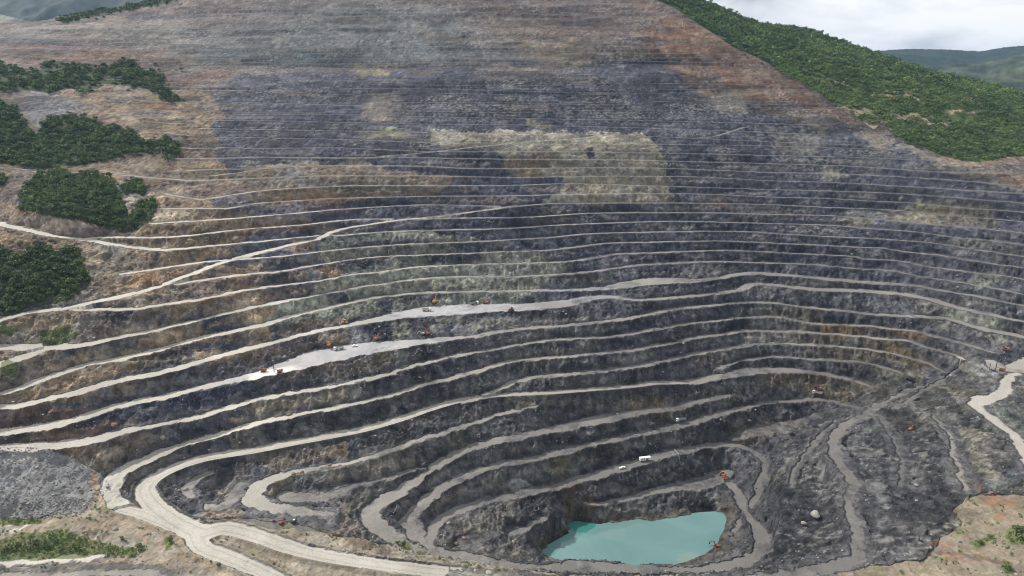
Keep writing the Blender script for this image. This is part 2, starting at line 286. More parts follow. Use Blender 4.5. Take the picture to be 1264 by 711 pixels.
# ---------------------------------------------------------------- benches keep a workable spacing: no face steeper than loose rock allows
def settle(iters=60, slope=.55, K=36):
    LL = [L for L in LINES if L['kind'] != 'c']
    P = np.concatenate([L['P'] for L in LL]); lid = np.concatenate([np.full(len(L['P']), i) for i, L in enumerate(LL)])
    n = len(P)
    kx = P[:, 0] / P[:, 1]; S_ = (P[:, 2] - CZ) / P[:, 1]; S_ = np.where(np.abs(S_) < .012, .012 * np.sign(S_ + 1e-9), S_)
    shore = np.concatenate([np.full(len(L['P']), L['kind'] == 'shore') for L in LL]); flex = (S_ < -.085) & ~shore
    edge = np.zeros(n, bool); edge[1:] |= lid[1:] != lid[:-1]; edge[:-1] |= lid[1:] != lid[:-1]; edge[0] = edge[-1] = True
    fr = [0, 1 / 3, 2 / 3]
    ml = np.concatenate([lid] + [np.where(lid[:-1] == lid[1:], lid[:-1], -1)] * 2)
    gi = np.concatenate([np.arange(n), np.arange(n - 1), np.arange(n - 1)])
    def mids(): return np.concatenate([P] + [P[:-1] * (1 - f) + P[1:] * f for f in fr[1:]])
    for it in range(iters + 1):
        M = mids()
        if it % 12 == 0 or it == iters:
            D2 = ((P[:, None, 0] - M[None, :, 0]).astype(np.float32) ** 2 + (P[:, None, 1] - M[None, :, 1]).astype(np.float32) ** 2)
            bad = ((lid[:, None] == ml[None]) & (np.abs(np.arange(n)[:, None] - gi[None]) < 7)) | (ml[None] < 0)
            D2[bad] = 1e9
            cand = np.argpartition(D2, K, axis=1)[:, :K]
        Q = M[cand]; d = np.hypot(P[:, None, 0] - Q[..., 0], P[:, None, 1] - Q[..., 1]); dz = P[:, None, 2] - Q[..., 2]; adz = np.abs(dz)
        W = P[:, 3]
        if it == iters: break
        need = adz * slope + (np.minimum(W, 7)[:, None] + np.minimum(Q[..., 3], 7)) * np.clip((adz - 1.5) / 3, 0, 1)
        viol = np.where(adz > 2, need - d, -1)
        j = viol.argmax(1); ar = np.arange(n); v = viol[ar, j]; sg = np.sign(dz[ar, j])
        ok = (v > 0) & (sg * (P[:, 1] - Q[ar, j, 1]) > 0)
        sm = np.where(ok & flex, -sg * np.minimum(v * .22, .5), 0)
        for r in range(2):
            q = np.pad(sm, 1, mode='edge'); sm = np.where(edge, sm, (q[:-2] + 2 * q[1:-1] + q[2:]) / 4)
        P[:, 2] += sm * 1.6 * flex
        P[:, 1] = np.where(flex, (P[:, 2] - CZ) / S_, P[:, 1]); P[:, 0] = kx * P[:, 1]
    print('settle: bad', int((v > 3).sum()), 'of', n)
    rt = np.where(adz > 2.5, (d - adz * .42) / (W[:, None] + Q[..., 3]), 9)
    fm = rt.min(1)
    wc = np.maximum(W * np.clip(fm, .22, 1), 1.1)
    bench = np.concatenate([np.full(len(L['P']), L['kind'] == 'road') for L in LL])
    rt2 = np.where(adz > 2.5, (d - np.minimum(adz, 22) * .62) / (W[:, None] + Q[..., 3]), 9).min(1)
    wg = np.where(bench, np.clip(W * rt2, wc, np.maximum(wc, np.where(P[:, 1] > 900, 4.5, 7.5))), wc)
    for r in range(2):
        q = np.pad(wg, 1, mode='edge'); wg = np.where(edge, wg, np.minimum(wg, (q[:-2] + 2 * q[1:-1] + q[2:]) / 4))
    P[:, 3] = wg; P = np.column_stack([P, wc])
    o = 0
    for L in LL:
        m = len(L['P']); A = P[o:o + m]; o += m
        if m > 2:
            B = np.vstack([2 * A[0] - A[1], A, 2 * A[-1] - A[-2]]); res = []
            for i in range(1, m):
                a, b, c, e = B[i - 1], B[i], B[i + 1], B[i + 2]
                for t in (0, .333, .667):
                    r = 0.5 * ((2 * b) + (-a + c) * t + (2 * a - 5 * b + 4 * c - e) * t * t + (-a + 3 * b - 3 * c + e) * t ** 3)
                    r[2:] = b[2:] + (c[2:] - b[2:]) * t
                    res.append(r)
            res.append(A[-1]); A = np.array(res)
        L['P'] = A.copy()
for L in LINES:
    if L['kind'] == 'c': L['P'] = np.column_stack([L['P'], L['P'][:, 3]])
import time as _t; _t0 = _t.time(); settle(); print('settled', _t.time() - _t0)

QUAL = 1.0
# ---------------------------------------------------------------- base surface: interpolate between the traced lines (plan grid)
GX0, GX1, GY0, GY1, GS = -1500.0, 1700.0, 150.0, 2260.0, 2.0
NXg = int((GX1 - GX0) / GS) + 1; NYg = int((GY1 - GY0) / GS) + 1
gv = np.zeros((NYg, NXg), np.float32); gd = np.full((NYg, NXg), 9.0, np.float32)
for L in LINES:
    P = L['P']
    for a, b in zip(P[:-1], P[1:]):
        r = max(a[3], b[3]) + GS * 0.8
        i0 = max(0, int((min(a[0], b[0]) - r - GX0) / GS)); i1 = min(NXg - 1, int((max(a[0], b[0]) + r - GX0) / GS) + 1)
        j0 = max(0, int((min(a[1], b[1]) - r - GY0) / GS)); j1 = min(NYg - 1, int((max(a[1], b[1]) + r - GY0) / GS) + 1)
        if i1 < i0 or j1 < j0: continue
        X = (GX0 + np.arange(i0, i1 + 1) * GS)[None, :]; Y = (GY0 + np.arange(j0, j1 + 1) * GS)[:, None]
        dx, dy = b[0] - a[0], b[1] - a[1]; l2 = dx * dx + dy * dy + 1e-9
        t = np.clip(((X - a[0]) * dx + (Y - a[1]) * dy) / l2, 0, 1)
        d = np.hypot(X - a[0] - t * dx, Y - a[1] - t * dy) - np.maximum(a[3] + (b[3] - a[3]) * t - 0.3, GS * 0.55)
        z = a[2] + (b[2] - a[2]) * t
        sub = gd[j0:j1 + 1, i0:i1 + 1]; m = (d < sub) & (d < 0.0)
        sub[m] = d[m]; gv[j0:j1 + 1, i0:i1 + 1][m] = z[m]
M0 = (gd < 0).astype(np.float32)
pyr = [(gv * M0, M0)]
while min(pyr[-1][0].shape) > 6:
    v, m = pyr[-1]
    h, w = v.shape; h2, w2 = (h + 1) // 2, (w + 1) // 2
    vp = np.zeros((h2 * 2, w2 * 2), np.float32); mp = np.zeros_like(vp); vp[:h, :w] = v; mp[:h, :w] = m
    pyr.append((vp.reshape(h2, 2, w2, 2).sum((1, 3)), mp.reshape(h2, 2, w2, 2).sum((1, 3))))
v, m = pyr[-1]
cur = np.where(m > 0, v / np.maximum(m, 1e-6), v.sum() / max(m.sum(), 1e-6)).astype(np.float32)
for lev in range(len(pyr) - 1, -1, -1):
    v, m = pyr[lev]
    if lev < len(pyr) - 1:
        h, w = v.shape
        yy = np.clip((np.arange(h) + 0.5) / 2 - 0.5, 0, cur.shape[0] - 1.001); xx = np.clip((np.arange(w) + 0.5) / 2 - 0.5, 0, cur.shape[1] - 1.001)
        y0 = np.floor(yy).astype(int); x0 = np.floor(xx).astype(int); fy = (yy - y0)[:, None].astype(np.float32); fx = (xx - x0)[None, :].astype(np.float32)
        y1 = np.minimum(y0 + 1, cur.shape[0] - 1); x1 = np.minimum(x0 + 1, cur.shape[1] - 1)
        cur = (cur[y0][:, x0] * (1 - fx) + cur[y0][:, x1] * fx) * (1 - fy) + (cur[y1][:, x0] * (1 - fx) + cur[y1][:, x1] * fx) * fy
    fix = m > 0
    val = v / np.maximum(m, 1e-6)
    cur[fix] = val[fix]
    for it in range(60 if lev > 2 else 36):
        p = np.pad(cur, 1, mode='edge')
        cur = 0.25 * (p[:-2, 1:-1] + p[2:, 1:-1] + p[1:-1, :-2] + p[1:-1, 2:])
        cur[fix] = val[fix]
BASE = cur

def base_at(X, Y):
    gx = np.clip((X - GX0) / GS, 0, NXg - 1.001); gy = np.clip((Y - GY0) / GS, 0, NYg - 1.001)
    ix = gx.astype(np.int32); iy = gy.astype(np.int32); fx = (gx - ix).astype(np.float32); fy = (gy - iy).astype(np.float32)
    return (BASE[iy, ix] * (1 - fx) + BASE[iy, ix + 1] * fx) * (1 - fy) + (BASE[iy + 1, ix] * (1 - fx) + BASE[iy + 1, ix + 1] * fx) * fy

# ---------------------------------------------------------------- terrain sheet: dense where the pit is, coarse to the horizon
def geo(a, b, n): return np.exp(np.linspace(math.log(a), math.log(b), n, endpoint=False))
Yr = np.concatenate([geo(20, 150, 14), geo(150, 300, 90), geo(300, 1290, int(1330 * QUAL)), geo(1290, 2300, int(330 * QUAL)), geo(2300, 9300, 30), [9300.0]])
tf = np.arange(-0.93, 0.9301, 0.00150 / QUAL)
tc = np.array([0.94, 0.96, 0.99, 1.03, 1.08, 1.15, 1.25, 1.4, 1.6, 2.0, 2.6, 3.5])
Tr = np.concatenate([-tc[::-1], tf, tc])
NR, NC = len(Yr), len(Tr)
VY = np.repeat(Yr[:, None], NC, 1); VX = Tr[None, :] * Yr[:, None]
VX = VX.astype(np.float32); VY = VY.astype(np.float32)
wpx = fbm(VX / 8.0, VY / 8.0, 3, 5) * 3.0 + fbm(VX / 30.0, VY / 30.0, 2, 9) * 2.6 + (ridged(VX / 5.5, VY / 5.5, 2, 15) - .6) * 2.0
wpy = fbm(VX / 7.0, VY / 7.0, 3, 7) * 3.4 + fbm(VX / 26.0, VY / 26.0, 2, 11) * 2.6 + (ridged(VX / 4.6, VY / 9.0, 2, 19) - .6) * 3.4
_wk = (.32 + .68 * sstep(700, 560, np.abs(VY - 0) * .82)).astype(np.float32); wpx *= _wk; wpy *= _wk
WPX = VX + wpx; WPY = VY + wpy
zb = base_at(WPX, WPY).astype(np.float64)
far = sstep(1950, 2500, VY) + sstep(1300, 1700, np.abs(VX))
zb = zb * (1 - np.clip(far, 0, 1)) + 110 * np.clip(far, 0, 1)
wob = fbm(VX / 6.0, VY / 6.0, 3, 5) * .9
bd = np.full((NR, NC), 1e3, np.float32); bz = np.zeros((NR, NC), np.float32); bt = np.zeros((NR, NC), np.float32)
bk = np.zeros((NR, NC), np.int8); bb = np.full((NR, NC), 2.0, np.float32); bside = np.zeros((NR, NC), np.float32); bc = np.full((NR, NC), 1e3, np.float32)
KIND = {'road': 1, 'haul': 2, 'pad': 3, 'shore': 4, 'c': 0}
RAD = 9.0
for L in LINES:
    if L['kind'] == 'c': continue
    P = L['P']; kd = KIND[L['kind']]
    for a, b in zip(P[:-1], P[1:]):
        r = max(a[3], b[3]) + RAD
        ya, yb = min(a[1], b[1]) - r, max(a[1], b[1]) + r
        if yb < 20: continue
        ya = max(ya, 20.0)
        j0, j1 = np.searchsorted(Yr, [ya, yb])
        xa, xb = min(a[0], b[0]) - r, max(a[0], b[0]) + r
        ta = min(xa / ya, xa / yb); tb = max(xb / ya, xb / yb)
        i0, i1 = np.searchsorted(Tr, [ta, tb])
        if i1 <= i0 or j1 <= j0: continue
        hw = .1 if kd in (2, 4) else .8
        X = VX[j0:j1, i0:i1] + wpx[j0:j1, i0:i1] * hw; Y = VY[j0:j1, i0:i1] + wpy[j0:j1, i0:i1] * hw
        dx, dy = b[0] - a[0], b[1] - a[1]; l2 = dx * dx + dy * dy + 1e-9
        t = np.clip(((X - a[0]) * dx + (Y - a[1]) * dy) / l2, 0, 1)
        w = a[3] + (b[3] - a[3]) * t
        wn = 0.15 if kd == 2 else 1.0; wcl = a[4] + (b[4] - a[4]) * t
        raw = np.hypot(X - a[0] - t * dx, Y - a[1] - t * dy)
        d = raw - w + wob[j0:j1, i0:i1] * wn
        sub = bd[j0:j1, i0:i1]; mm = (d < sub) & (raw < w + RAD)
        bc[j0:j1, i0:i1][mm] = (raw - wcl + wob[j0:j1, i0:i1] * wn)[mm]
        sub[mm] = d[mm]
        bz[j0:j1, i0:i1][mm] = (a[2] + (b[2] - a[2]) * t)[mm]
        bt[j0:j1, i0:i1][mm] = L['tint']; bk[j0:j1, i0:i1][mm] = kd; bb[j0:j1, i0:i1][mm] = L['blend']
        sg = (dx * (Y - a[1]) - dy * (X - a[0])) / math.sqrt(l2)
        bside[j0:j1, i0:i1][mm] = (sg / np.maximum(w, 1))[mm]
SX, SY = seen(VX, VY, zb)
fl = 1 - sstep(0.0, 1.0, bd / bb)
fl[bd > 100] = 0
ztl = bz * fl + zb * (1 - fl)
# steepness of the base tells faces from gentle natural ground
gy_, gx_ = np.gradient(ztl)
sl = np.abs(gy_) / np.maximum(np.gradient(VY, axis=0), 1e-3)
rough = sstep(0.2, 3.2, bd)
rough[bk == 4] *= 0.4
nat = np.zeros((NR, NC), np.float32)
n1 = ridged(VX / 13.0, (VY * 0.5 + ztl * 1.0) / 11.0, 4, 21) - 0.62
n2 = ridged(VX / 4.1, (VY * 0.6 + ztl * 0.9) / 5.0, 3, 41) - 0.60
n3 = fbm(VX / 45.0, VY / 45.0, 3, 61)
n4 = fbm(VX / 1.7, (VY + ztl) / 1.9, 2, 71)
def inpoly(px, py, poly):
    r = np.zeros(px.shape, bool)
    xs = [p[0] for p in poly]; ys = [p[1] for p in poly]
    bm = (px >= min(xs)) & (px <= max(xs)) & (py >= min(ys)) & (py <= max(ys))
    qx, qy = px[bm], py[bm]
    c = np.zeros(qx.shape, bool)
    n = len(poly)
    for i in range(n):
        x0, y0 = poly[i]; x1, y1 = poly[(i + 1) % n]
        if y0 == y1: continue
        k = ((y0 > qy) != (y1 > qy)) & (qx < (x1 - x0) * (qy - y0) / (y1 - y0) + x0)
        c ^= k
    r[bm] = c
    return r

WOODS = {
 'A': [(-60,318),(0,308),(12,310),(30,318),(45,304),(62,306),(70,312),(92,303),(101,318),(103,332),(112,346),(106,358),(96,364),(82,374),(60,376),(35,380),(12,388),(0,390),(-60,400)],
 'B': [(24,258),(25,240),(33,228),(52,216),(70,212),(95,216),(118,213),(130,218),(142,226),(148,240),(156,256),(160,270),(162,284),(150,286),(128,280),(112,276),(98,272),(75,270),(55,266),(35,262)],
 'B2': [(160,272),(164,258),(178,252),(190,246),(194,254),(190,268),(178,278),(168,284)],
 'B3': [(150,232),(160,222),(172,220),(182,234),(178,243),(166,238),(155,240)],
 'B0': [(-60,205),(0,212),(8,222),(4,230),(-60,232)],
 'C': [(-60,128),(0,124),(6,128),(18,134),(30,150),(45,168),(52,155),(62,150),(78,144),(92,142),(104,146),(120,150),(126,158),(140,152),(150,156),(160,162),(170,172),(190,174),(205,172),(222,180),(222,190),(214,198),(202,188),(182,190),(160,190),(140,196),(120,200),(100,204),(84,204),(60,208),(42,210),(30,206),(0,202),(-60,200)],
 'D': [(-60,78),(0,80),(20,84),(52,86),(54,76),(64,75),(80,78),(100,82),(118,84),(140,82),(152,76),(168,76),(176,88),(190,86),(200,94),(206,108),(218,118),(228,124),(214,128),(196,118),(182,110),(170,106),(165,112),(160,106),(130,104),(110,116),(84,108),(60,116),(40,112),(0,112),(-60,108)],
 'S': [(70,25),(95,17),(130,10),(165,3),(200,-3),(222,0),(185,9),(145,15),(110,22),(80,29)],
}
GREENS = [[(0,450),(10,440),(25,448),(20,462),(0,468)],[(50,412),(80,405),(95,415),(60,428)],[(0,400),(24,405),(20,412),(0,414)],
          [(0,668),(30,660),(70,655),(100,662),(120,668),(150,675),(175,678),(170,688),(120,688),(100,690),(60,690),(0,693)],
          [(0,642),(24,640),(52,638),(50,646),(20,648),(0,650)],[(205,660),(214,662),(216,680),(208,678)],
          [(488,668),(505,667),(510,678),(495,678)],[(1246,648),(1264,655),(1264,675),(1248,672),(1243,660)],[(1236,692),(1244,694),(1250,711),(1236,708)],[(1200,672),(1222,662),(1234,656),(1228,668),(1204,678)]]
WOODR = [(795,-8),(835,11),(880,41),(905,58),(925,66),(955,82),(968,95),(985,99),(1005,112),(1030,128),(1050,142),(1062,148),(1078,160),(1090,150),(1104,168),(1118,178),(1135,181),(1160,192),(1185,198),(1210,201),(1232,196),(1264,192),(1420,220),(1420,-200),(795,-200)]
WX = SX + fbm(VX / 14.0, VY / 14.0, 3, 91) * 9; WY = SY + fbm(VX / 14.0, VY / 14.0, 3, 97) * 6
front = VY < 2300
wl = np.zeros((NR, NC), bool)
for k, p in WOODS.items(): wl |= inpoly(SX, SY, p) & front
wl &= (bd > 0.5)
right_wood = inpoly(SX, SY, WOODR) & (VY > 700) & (SX > 780)
# everything behind the skylines on the right is hillside wood too
gr = np.zeros((NR, NC), np.float32)
for p in GREENS: gr = np.maximum(gr, inpoly(WX, WY, p).astype(np.float32))
rimD = 0
natural = wl | right_wood

# ------------------------------------------------ relief
amp = rough * .75
amp *= np.interp(SY, [60, 120, 200, 300], [.22, .28, .55, 1.0])
dump = inpoly(SX, SY, [(945,560),(1000,520),(1070,480),(1130,465),(1200,500),(1235,540),(1264,580),(1264,600),(1200,612),(1180,635),(1130,668),(1060,700),(955,700),(955,640)]) & (bd > 1)
heap = inpoly(SX, SY, [(-40,552),(45,552),(90,565),(125,585),(138,602),(120,620),(100,636),(40,642),(-40,645)])
soil = inpoly(WX, WY, [(-80,642),(40,640),(100,632),(128,600),(150,618),(205,635),(240,668),(262,690),(330,730),(-80,780)]) | inpoly(WX, WY, [(1000,711),(1060,702),(1130,690),(1160,665),(1185,650),(1175,625),(1210,610),(1264,612),(1400,600),(1400,800),(1000,800)])
bank = inpoly(WX, WY, [(240,640),(330,640),(385,650),(440,668),(500,672),(560,690),(640,700),(640,720),(560,706),(516,696),(441,688),(366,672),(316,655)]) | inpoly(WX, WY, [(262,668),(285,662),(330,676),(420,705),(560,722),(560,790),(300,790),(330,712),(280,690)]) 
bank |= (VY < 378) & (SX < 640) & (SX > 240) & (bd > .2); bank |= (VY < 352) & (SX < 960) & (SX >= 640) & (bd > .2); soil |= (VY < 380) & (SX <= 240) & (bd > .2) & ~heap; bank &= ~soil
amp[dump] *= 0.6; amp[heap] *= 0.12; amp[soil] *= 0.3; amp[bank] *= 0.25; amp[natural] *= 0.5
# streaks of the dumped spoil run obliquely across the slope
su = (VX * 0.80 - VY * 0.60); sv = (VX * 0.60 + VY * 0.80)
streak = fbm(su / 26.0, sv / 3.2, 4, 111)
z = ztl + amp * (n1 * 7.5 + n2 * 4.4 + n4 * .6) + n3 * amp * 1.6
z += dump * rough * (streak * 4.4 + fbm(su / 60.0, sv / 11.0, 3, 113) * 7.5)
z += (1 - rough) * (n4 * 0.03) + sstep(.5, 2.5, bc) * (1 - rough) * (fbm(VX / 2.5, VY / 2.5, 2, 205) * .7)
z += natural * fbm(VX / 30.0, VY / 30.0, 3, 121) * 3.0
z += heap * (fbm(VX / 2.0, VY / 2.0, 2, 125) * 0.5 + fbm(VX / 9, VY / 9, 2, 127) * 0.9)
z += (soil | bank) * rough * (fbm(VX / 8.0, VY / 8.0, 3, 129) * 0.9)
# safety berm along the haul roads and rills on their surface
berm = np.exp(-((bd - 0.6) / 0.9) ** 2)
z += np.where(bk == 2, berm * 1.3 - np.exp(-((bd - 3.2) / 1.1) ** 2) * 1.2, 0) + np.where((bk == 1) & (SY > 420), berm * 0.45 * (vn2(VX / 7, VY / 7, 5) > 0.35), 0)
# pond stays under water
pond = inpoly(SX, SY, SHORE) & (VY < 560) & (VY > 380)
z = np.where(pond, np.minimum(z, -25.6), z)
ZT = z

# ------------------------------------------------ colour of the ground
def C(*c): return np.array(c, np.float32)
slate = C(.034, .036, .051); slate2 = C(.082, .084, .106)
n_big = fbm(VX / 60.0, (VY + ZT) / 40.0, 4, 131); n_mid = fbm(VX / 14.0, (VY * .5 + ZT) / 9.0, 4, 137); n_fin = fbm(VX / 3.4, (VY * .35 + ZT) / 1.9, 3, 139)
n_pix = vn2(VX / 0.9, (VY + ZT) / 0.9, 141) * 2 - 1
col = slate[None, None] + (slate2 - slate)[None, None] * sstep(-.35, .45, n_big * .35 + n_mid * .65)[..., None]
_lo = sstep(280, 470, SY)[..., None]
colL = C(.046,.045,.048)[None, None] + (C(.108,.106,.109) - C(.046,.045,.048))[None, None] * sstep(-.35, .45, n_big * .35 + n_mid * .65)[..., None]
col = col * (1 - _lo) + colL * _lo
def lay(mask, c, c2=None):
    global col
    mask = np.clip(mask, 0, 1)[..., None].astype(np.float32)
    cc = c if c2 is None else c + (c2 - c) * sstep(-.4, .4, n_mid)[..., None]
    col = col * (1 - mask) + cc * mask
EX = SX + n_mid * 13 + fbm(VX / 30.0, VY / 30.0, 2, 151) * 14; EY = SY + n_fin * 3 + n_mid * 6
def blob(x, y, rx, ry, ang=0, soft=.35, nz=.5):
    ca, sa = math.cos(math.radians(ang)), math.sin(math.radians(ang))
    dx, dy = EX - x, EY - y
    a = (dx * ca + dy * sa) / rx; b = (-dx * sa + dy * ca) / ry
    r = (np.abs(a) ** 3 + np.abs(b) ** 3) ** (1 / 3) + (n_fin * .25 + n_mid * .3) * nz
    return 1 - sstep(1 - soft, 1 + soft, r)
def pol(poly, warp=True):
    return inpoly(EX if warp else SX, EY if warp else SY, poly).astype(np.float32)
# upper wall
lay(sstep(150, 128, EY) * sstep(700, 860, SX) * .0 + 0, slate)
lay(pol([(-80,-200),(1100,-200),(1100,180),(1050,150),(1000,160),(900,118),(850,88),(790,76),(700,80),(520,84),(300,92),(255,120),(240,200),(-80,260)]), C(.108,.079,.064), C(.155,.128,.106))
lay(pol([(790,-10),(870,40),(960,88),(1040,138),(1075,162),(1100,176),(1040,150),(990,130),(930,120),(870,118),(850,90),(800,70)]) * .9, C(.155,.086,.055), C(.215,.140,.092))
lay(blob(420,40,190,36,0,.5) * .8, C(.085,.108,.115), C(.15,.155,.150))
lay(blob(360,72,110,12,0,.5) * .75, C(.060,.085,.095))
lay(blob(600,70,120,12,0,.5) * .6, C(.10,.115,.125))
lay(blob(660,50,60,22,25,.5) * .6, C(.19,.155,.105))
lay(blob(680,20,110,22,0,.5) * .7, C(.125,.095,.092))
lay(blob(200,20,180,14,0,.5) * .5, C(.17,.13,.12))
lay(blob(150,45,140,14,0,.5) * .5, C(.17,.165,.155))
lay(blob(50,54,75,8,3,.5) * .7, C(.065,.068,.085))
lay(blob(90,66,90,9,3,.5) * .8, C(.155,.100,.070))
lay(blob(790,76,60,4,-3,.4), C(.045,.052,.070))
lay(blob(450,88,20,5,0,.4) * .8, C(.21,.165,.105))
lay(blob(640,92,50,7) * .5, C(.15,.125,.10))
# rims and yellow rocks
lay(pol([(525,160),(700,163),(800,165),(818,190),(826,230),(822,252),(700,254),(668,250),(700,240),(700,222),(640,218),(632,200),(600,184),(550,182),(530,176)]) * .92, C(.200,.182,.135), C(.320,.292,.228))
lay(blob(655,205,22,14) * .8, C(.18,.125,.07))
lay(pol([(724,182),(732,182),(735,196),(726,197)], False) * .9, slate)
lay(blob(745,228,30,11) * .7, C(.27,.23,.16)); lay(blob(738,246,20,6) * .7, C(.27,.23,.16))
lay(blob(470,125,22,10) * .6, C(.21,.19,.15)); lay(blob(480,165,24,7) * .8, C(.20,.19,.12)); lay(blob(465,141,12,8) * .7, C(.24,.20,.15))
lay(blob(665,156,16,5,20) * .7, C(.20,.175,.12))
lay(blob(900,125,26,12,10) * .7, C(.24,.215,.165)); lay(blob(985,178,30,14,10) * .6, C(.19,.18,.15)); lay(blob(1030,213,11,8) * .95, C(.22,.21,.15))
lay(blob(1075,165,34,10,35) * .8, C(.20,.175,.14)); lay(blob(1080,205,18,14) * .5, C(.19,.18,.15)); lay(blob(1000,150,20,8,30)*.6, C(.21,.18,.14))
lay(blob(1150,258,30,9,4) * .8, C(.22,.19,.12)); lay(blob(1130,270,38,8,4) * .7, C(.20,.18,.12)); lay(blob(1195,266,26,14) * .6, C(.19,.17,.12)); lay(blob(1060,274,14,6) * .9, C(.19,.18,.12))
lay(blob(1195,300,22,5,8) * .6, C(.18,.185,.16)); lay(blob(1215,345,18,9) * .8, C(.19,.20,.17)); lay(blob(1180,388,17,7,15) * .9, C(.24,.26,.20)); lay(blob(1222,397,14,9,30) * .85, C(.23,.24,.19)); lay(blob(1095,330,8,5) * .6, C(.22,.22,.22))
lay(blob(810,256,22,5) * .7, C(.17,.17,.18)); lay(blob(950,262,60,8) * .35, C(.11,.085,.08)); lay(blob(880,252,18,6) * .6, C(.17,.10,.07))
lay(pol([(1110,176),(1200,206),(1264,232),(1264,240),(1200,222),(1165,214),(1130,190)]) * .7, C(.20,.175,.13))
lay(inpoly(SX, SY, [(1140,184),(1232,194),(1264,188),(1420,200),(1420,280),(1264,232),(1200,212)]) * 1.0 * (SY < 236), C(.17,.115,.078), C(.22,.165,.115))
# left side of the wall
lay(pol([(100,110),(250,108),(270,140),(268,175),(270,200),(300,225),(318,262),(300,300),(240,330),(150,345),(100,330),(-60,300),(-60,120)]) * .9, C(.150,.108,.068), C(.250,.188,.120))
lay(pol([(300,203),(420,200),(440,196),(500,212),(560,222),(540,240),(420,250),(330,260),(300,240)]) * .75, C(.185,.145,.095), C(.26,.20,.135))
for b_ in ((245,190,16,9),(200,132,26,5),(230,98,30,7),(265,92,20,6),(230,175,10,6)): lay(blob(*b_) * .7, C(.11,.062,.045))
for b_ in ((345,235,30,8),(380,250,40,14),(430,218,34,6),(280,232,30,7),(395,190+60,30,14),(530,222,40,5),(345,275,26,8),(370,305,20,7),(350,280,60,7)): lay(blob(*b_) * .6, C(.215,.135,.078))
lay(blob(290,248,26,11) * .8, slate2); lay(blob(375,262,60,10) * .7, slate2); lay(blob(470,250,26,5) * .8, slate); lay(blob(400,290,30,6) * .7, slate); lay(blob(420,192,60,4)*.6, slate)
lay(blob(360,212,15,5) * .8, C(.24,.25,.27))
lay(blob(440,225,110,10)*.35, C(.22,.21,.17))
# greenish grey zone in the middle
lay(pol([(400,292),(520,284),(560,292),(640,300),(660,315),(700,330),(680,345),(660,368),(560,384),(470,386),(400,398),(320,402),(300,392),(380,362),(410,340),(395,318)]) * .8, C(.140,.148,.115), C(.215,.222,.175))
lay(blob(540,345,110,20,-4) * .45, C(.23,.245,.20)); lay(blob(620,330,60,14) * .4, C(.25,.25,.22))
for b_ in ((445,325,38,7,-6),(480,300,50,4,-4),(560,318,30,6),(600,305,60,6),(480,372,10,12),(520,366,26,6),(425,370,5,9),(412,368,5,10)): lay(blob(*b_) * .85, slate)
lay(blob(470,352,60,5,-4)*.5, C(.18,.15,.11)); lay(blob(410,335,16,6)*.8, C(.23,.14,.08))
# left faces between the light roads
lay(pol([(-60,395),(110,378),(250,335),(330,325),(330,400),(318,430),(200,470),(60,500),(-60,520)]) * .85, C(.150,.112,.072), C(.225,.175,.118))
for b_ in ((190,345,45,10,-8),(245,375,50,9,-10),(290,335,18,6),(170,362,30,6),(310,350,16,8),(270,350,30,8)): lay(blob(*b_) * .75, C(.215,.140,.080))
lay(blob(165,342,25,7) * .8, C(.225,.115,.06))
for b_ in ((20,505,40,8,-6),(60,516,60,10,-8),(20,528,40,6),(90,536,40,10,-4),(105,560,20,9),(50,540,30,5)): lay(blob(*b_) * .8, C(.115,.070,.048))
lay(pol([(0,430),(60,432),(120,435),(160,440),(100,470),(20,492),(0,496)]) * .5, C(.16,.14,.11))
for b_ in ((240,392,14,8),(150,385,22,12),(265,400,12,10),(140,428,60,9,-8),(190,460,60,9,-12),(250,430,60,6,-12),(180,505,90,12,-12),(300,475,60,10,-10),(230,490,60,10,-12),(270,400,20,14)): lay(blob(*b_) * .85, slate)
lay(blob(60,408,60,16,-8) * .7, C(.19,.18,.15)); lay(blob(130,325,16,26,15) * .9, C(.17,.165,.165)); lay(blob(150,330,14,22,15) * .6, C(.20,.18,.14)); lay(blob(100,282,40,8,5)*.6, C(.16,.145,.13))
lay(blob(60,285,60,10,8)*.7, C(.20,.155,.125)); lay(blob(15,250,24,30,-30)*.7, C(.20,.15,.12)); lay(blob(60,138,40,24,20)*.85, C(.155,.155,.165)); lay(blob(45,170,12,20,30)*.6, C(.22,.20,.14))
lay(blob(165,245,30,16,40)*.8, C(.19,.18,.165)); lay(blob(120,262,16,9)*.7, C(.13,.10,.095))
for b_ in ((365,460,50,8,-8),(470,447,30,8,-8),(345,435,40,8,-10)): lay(blob(*b_) * .45, C(.16,.12,.085))
lay(blob(480,440,18,9) * .7, C(.21,.19,.13)); lay(blob(495,408,18,10) * .8, C(.22,.215,.15)); lay(blob(590,402,45,7,-6) * .7, C(.22,.215,.18)); lay(blob(465,408,15,10) * .9, slate * .8); lay(blob(560,405,18,9)*.7, slate2 * 1.2)
lay(blob(405,420,12,8)*.7, C(.24,.23,.18)); lay(blob(440,415,20,9)*.6, C(.24,.24,.25)); lay(blob(580,372,40,7)*.6, C(.24,.25,.22)); lay(blob(640,368,12,8)*.7, C(.21,.235,.205))
lay(blob(340,505,30,9,-10)*.5, C(.15,.14,.09))
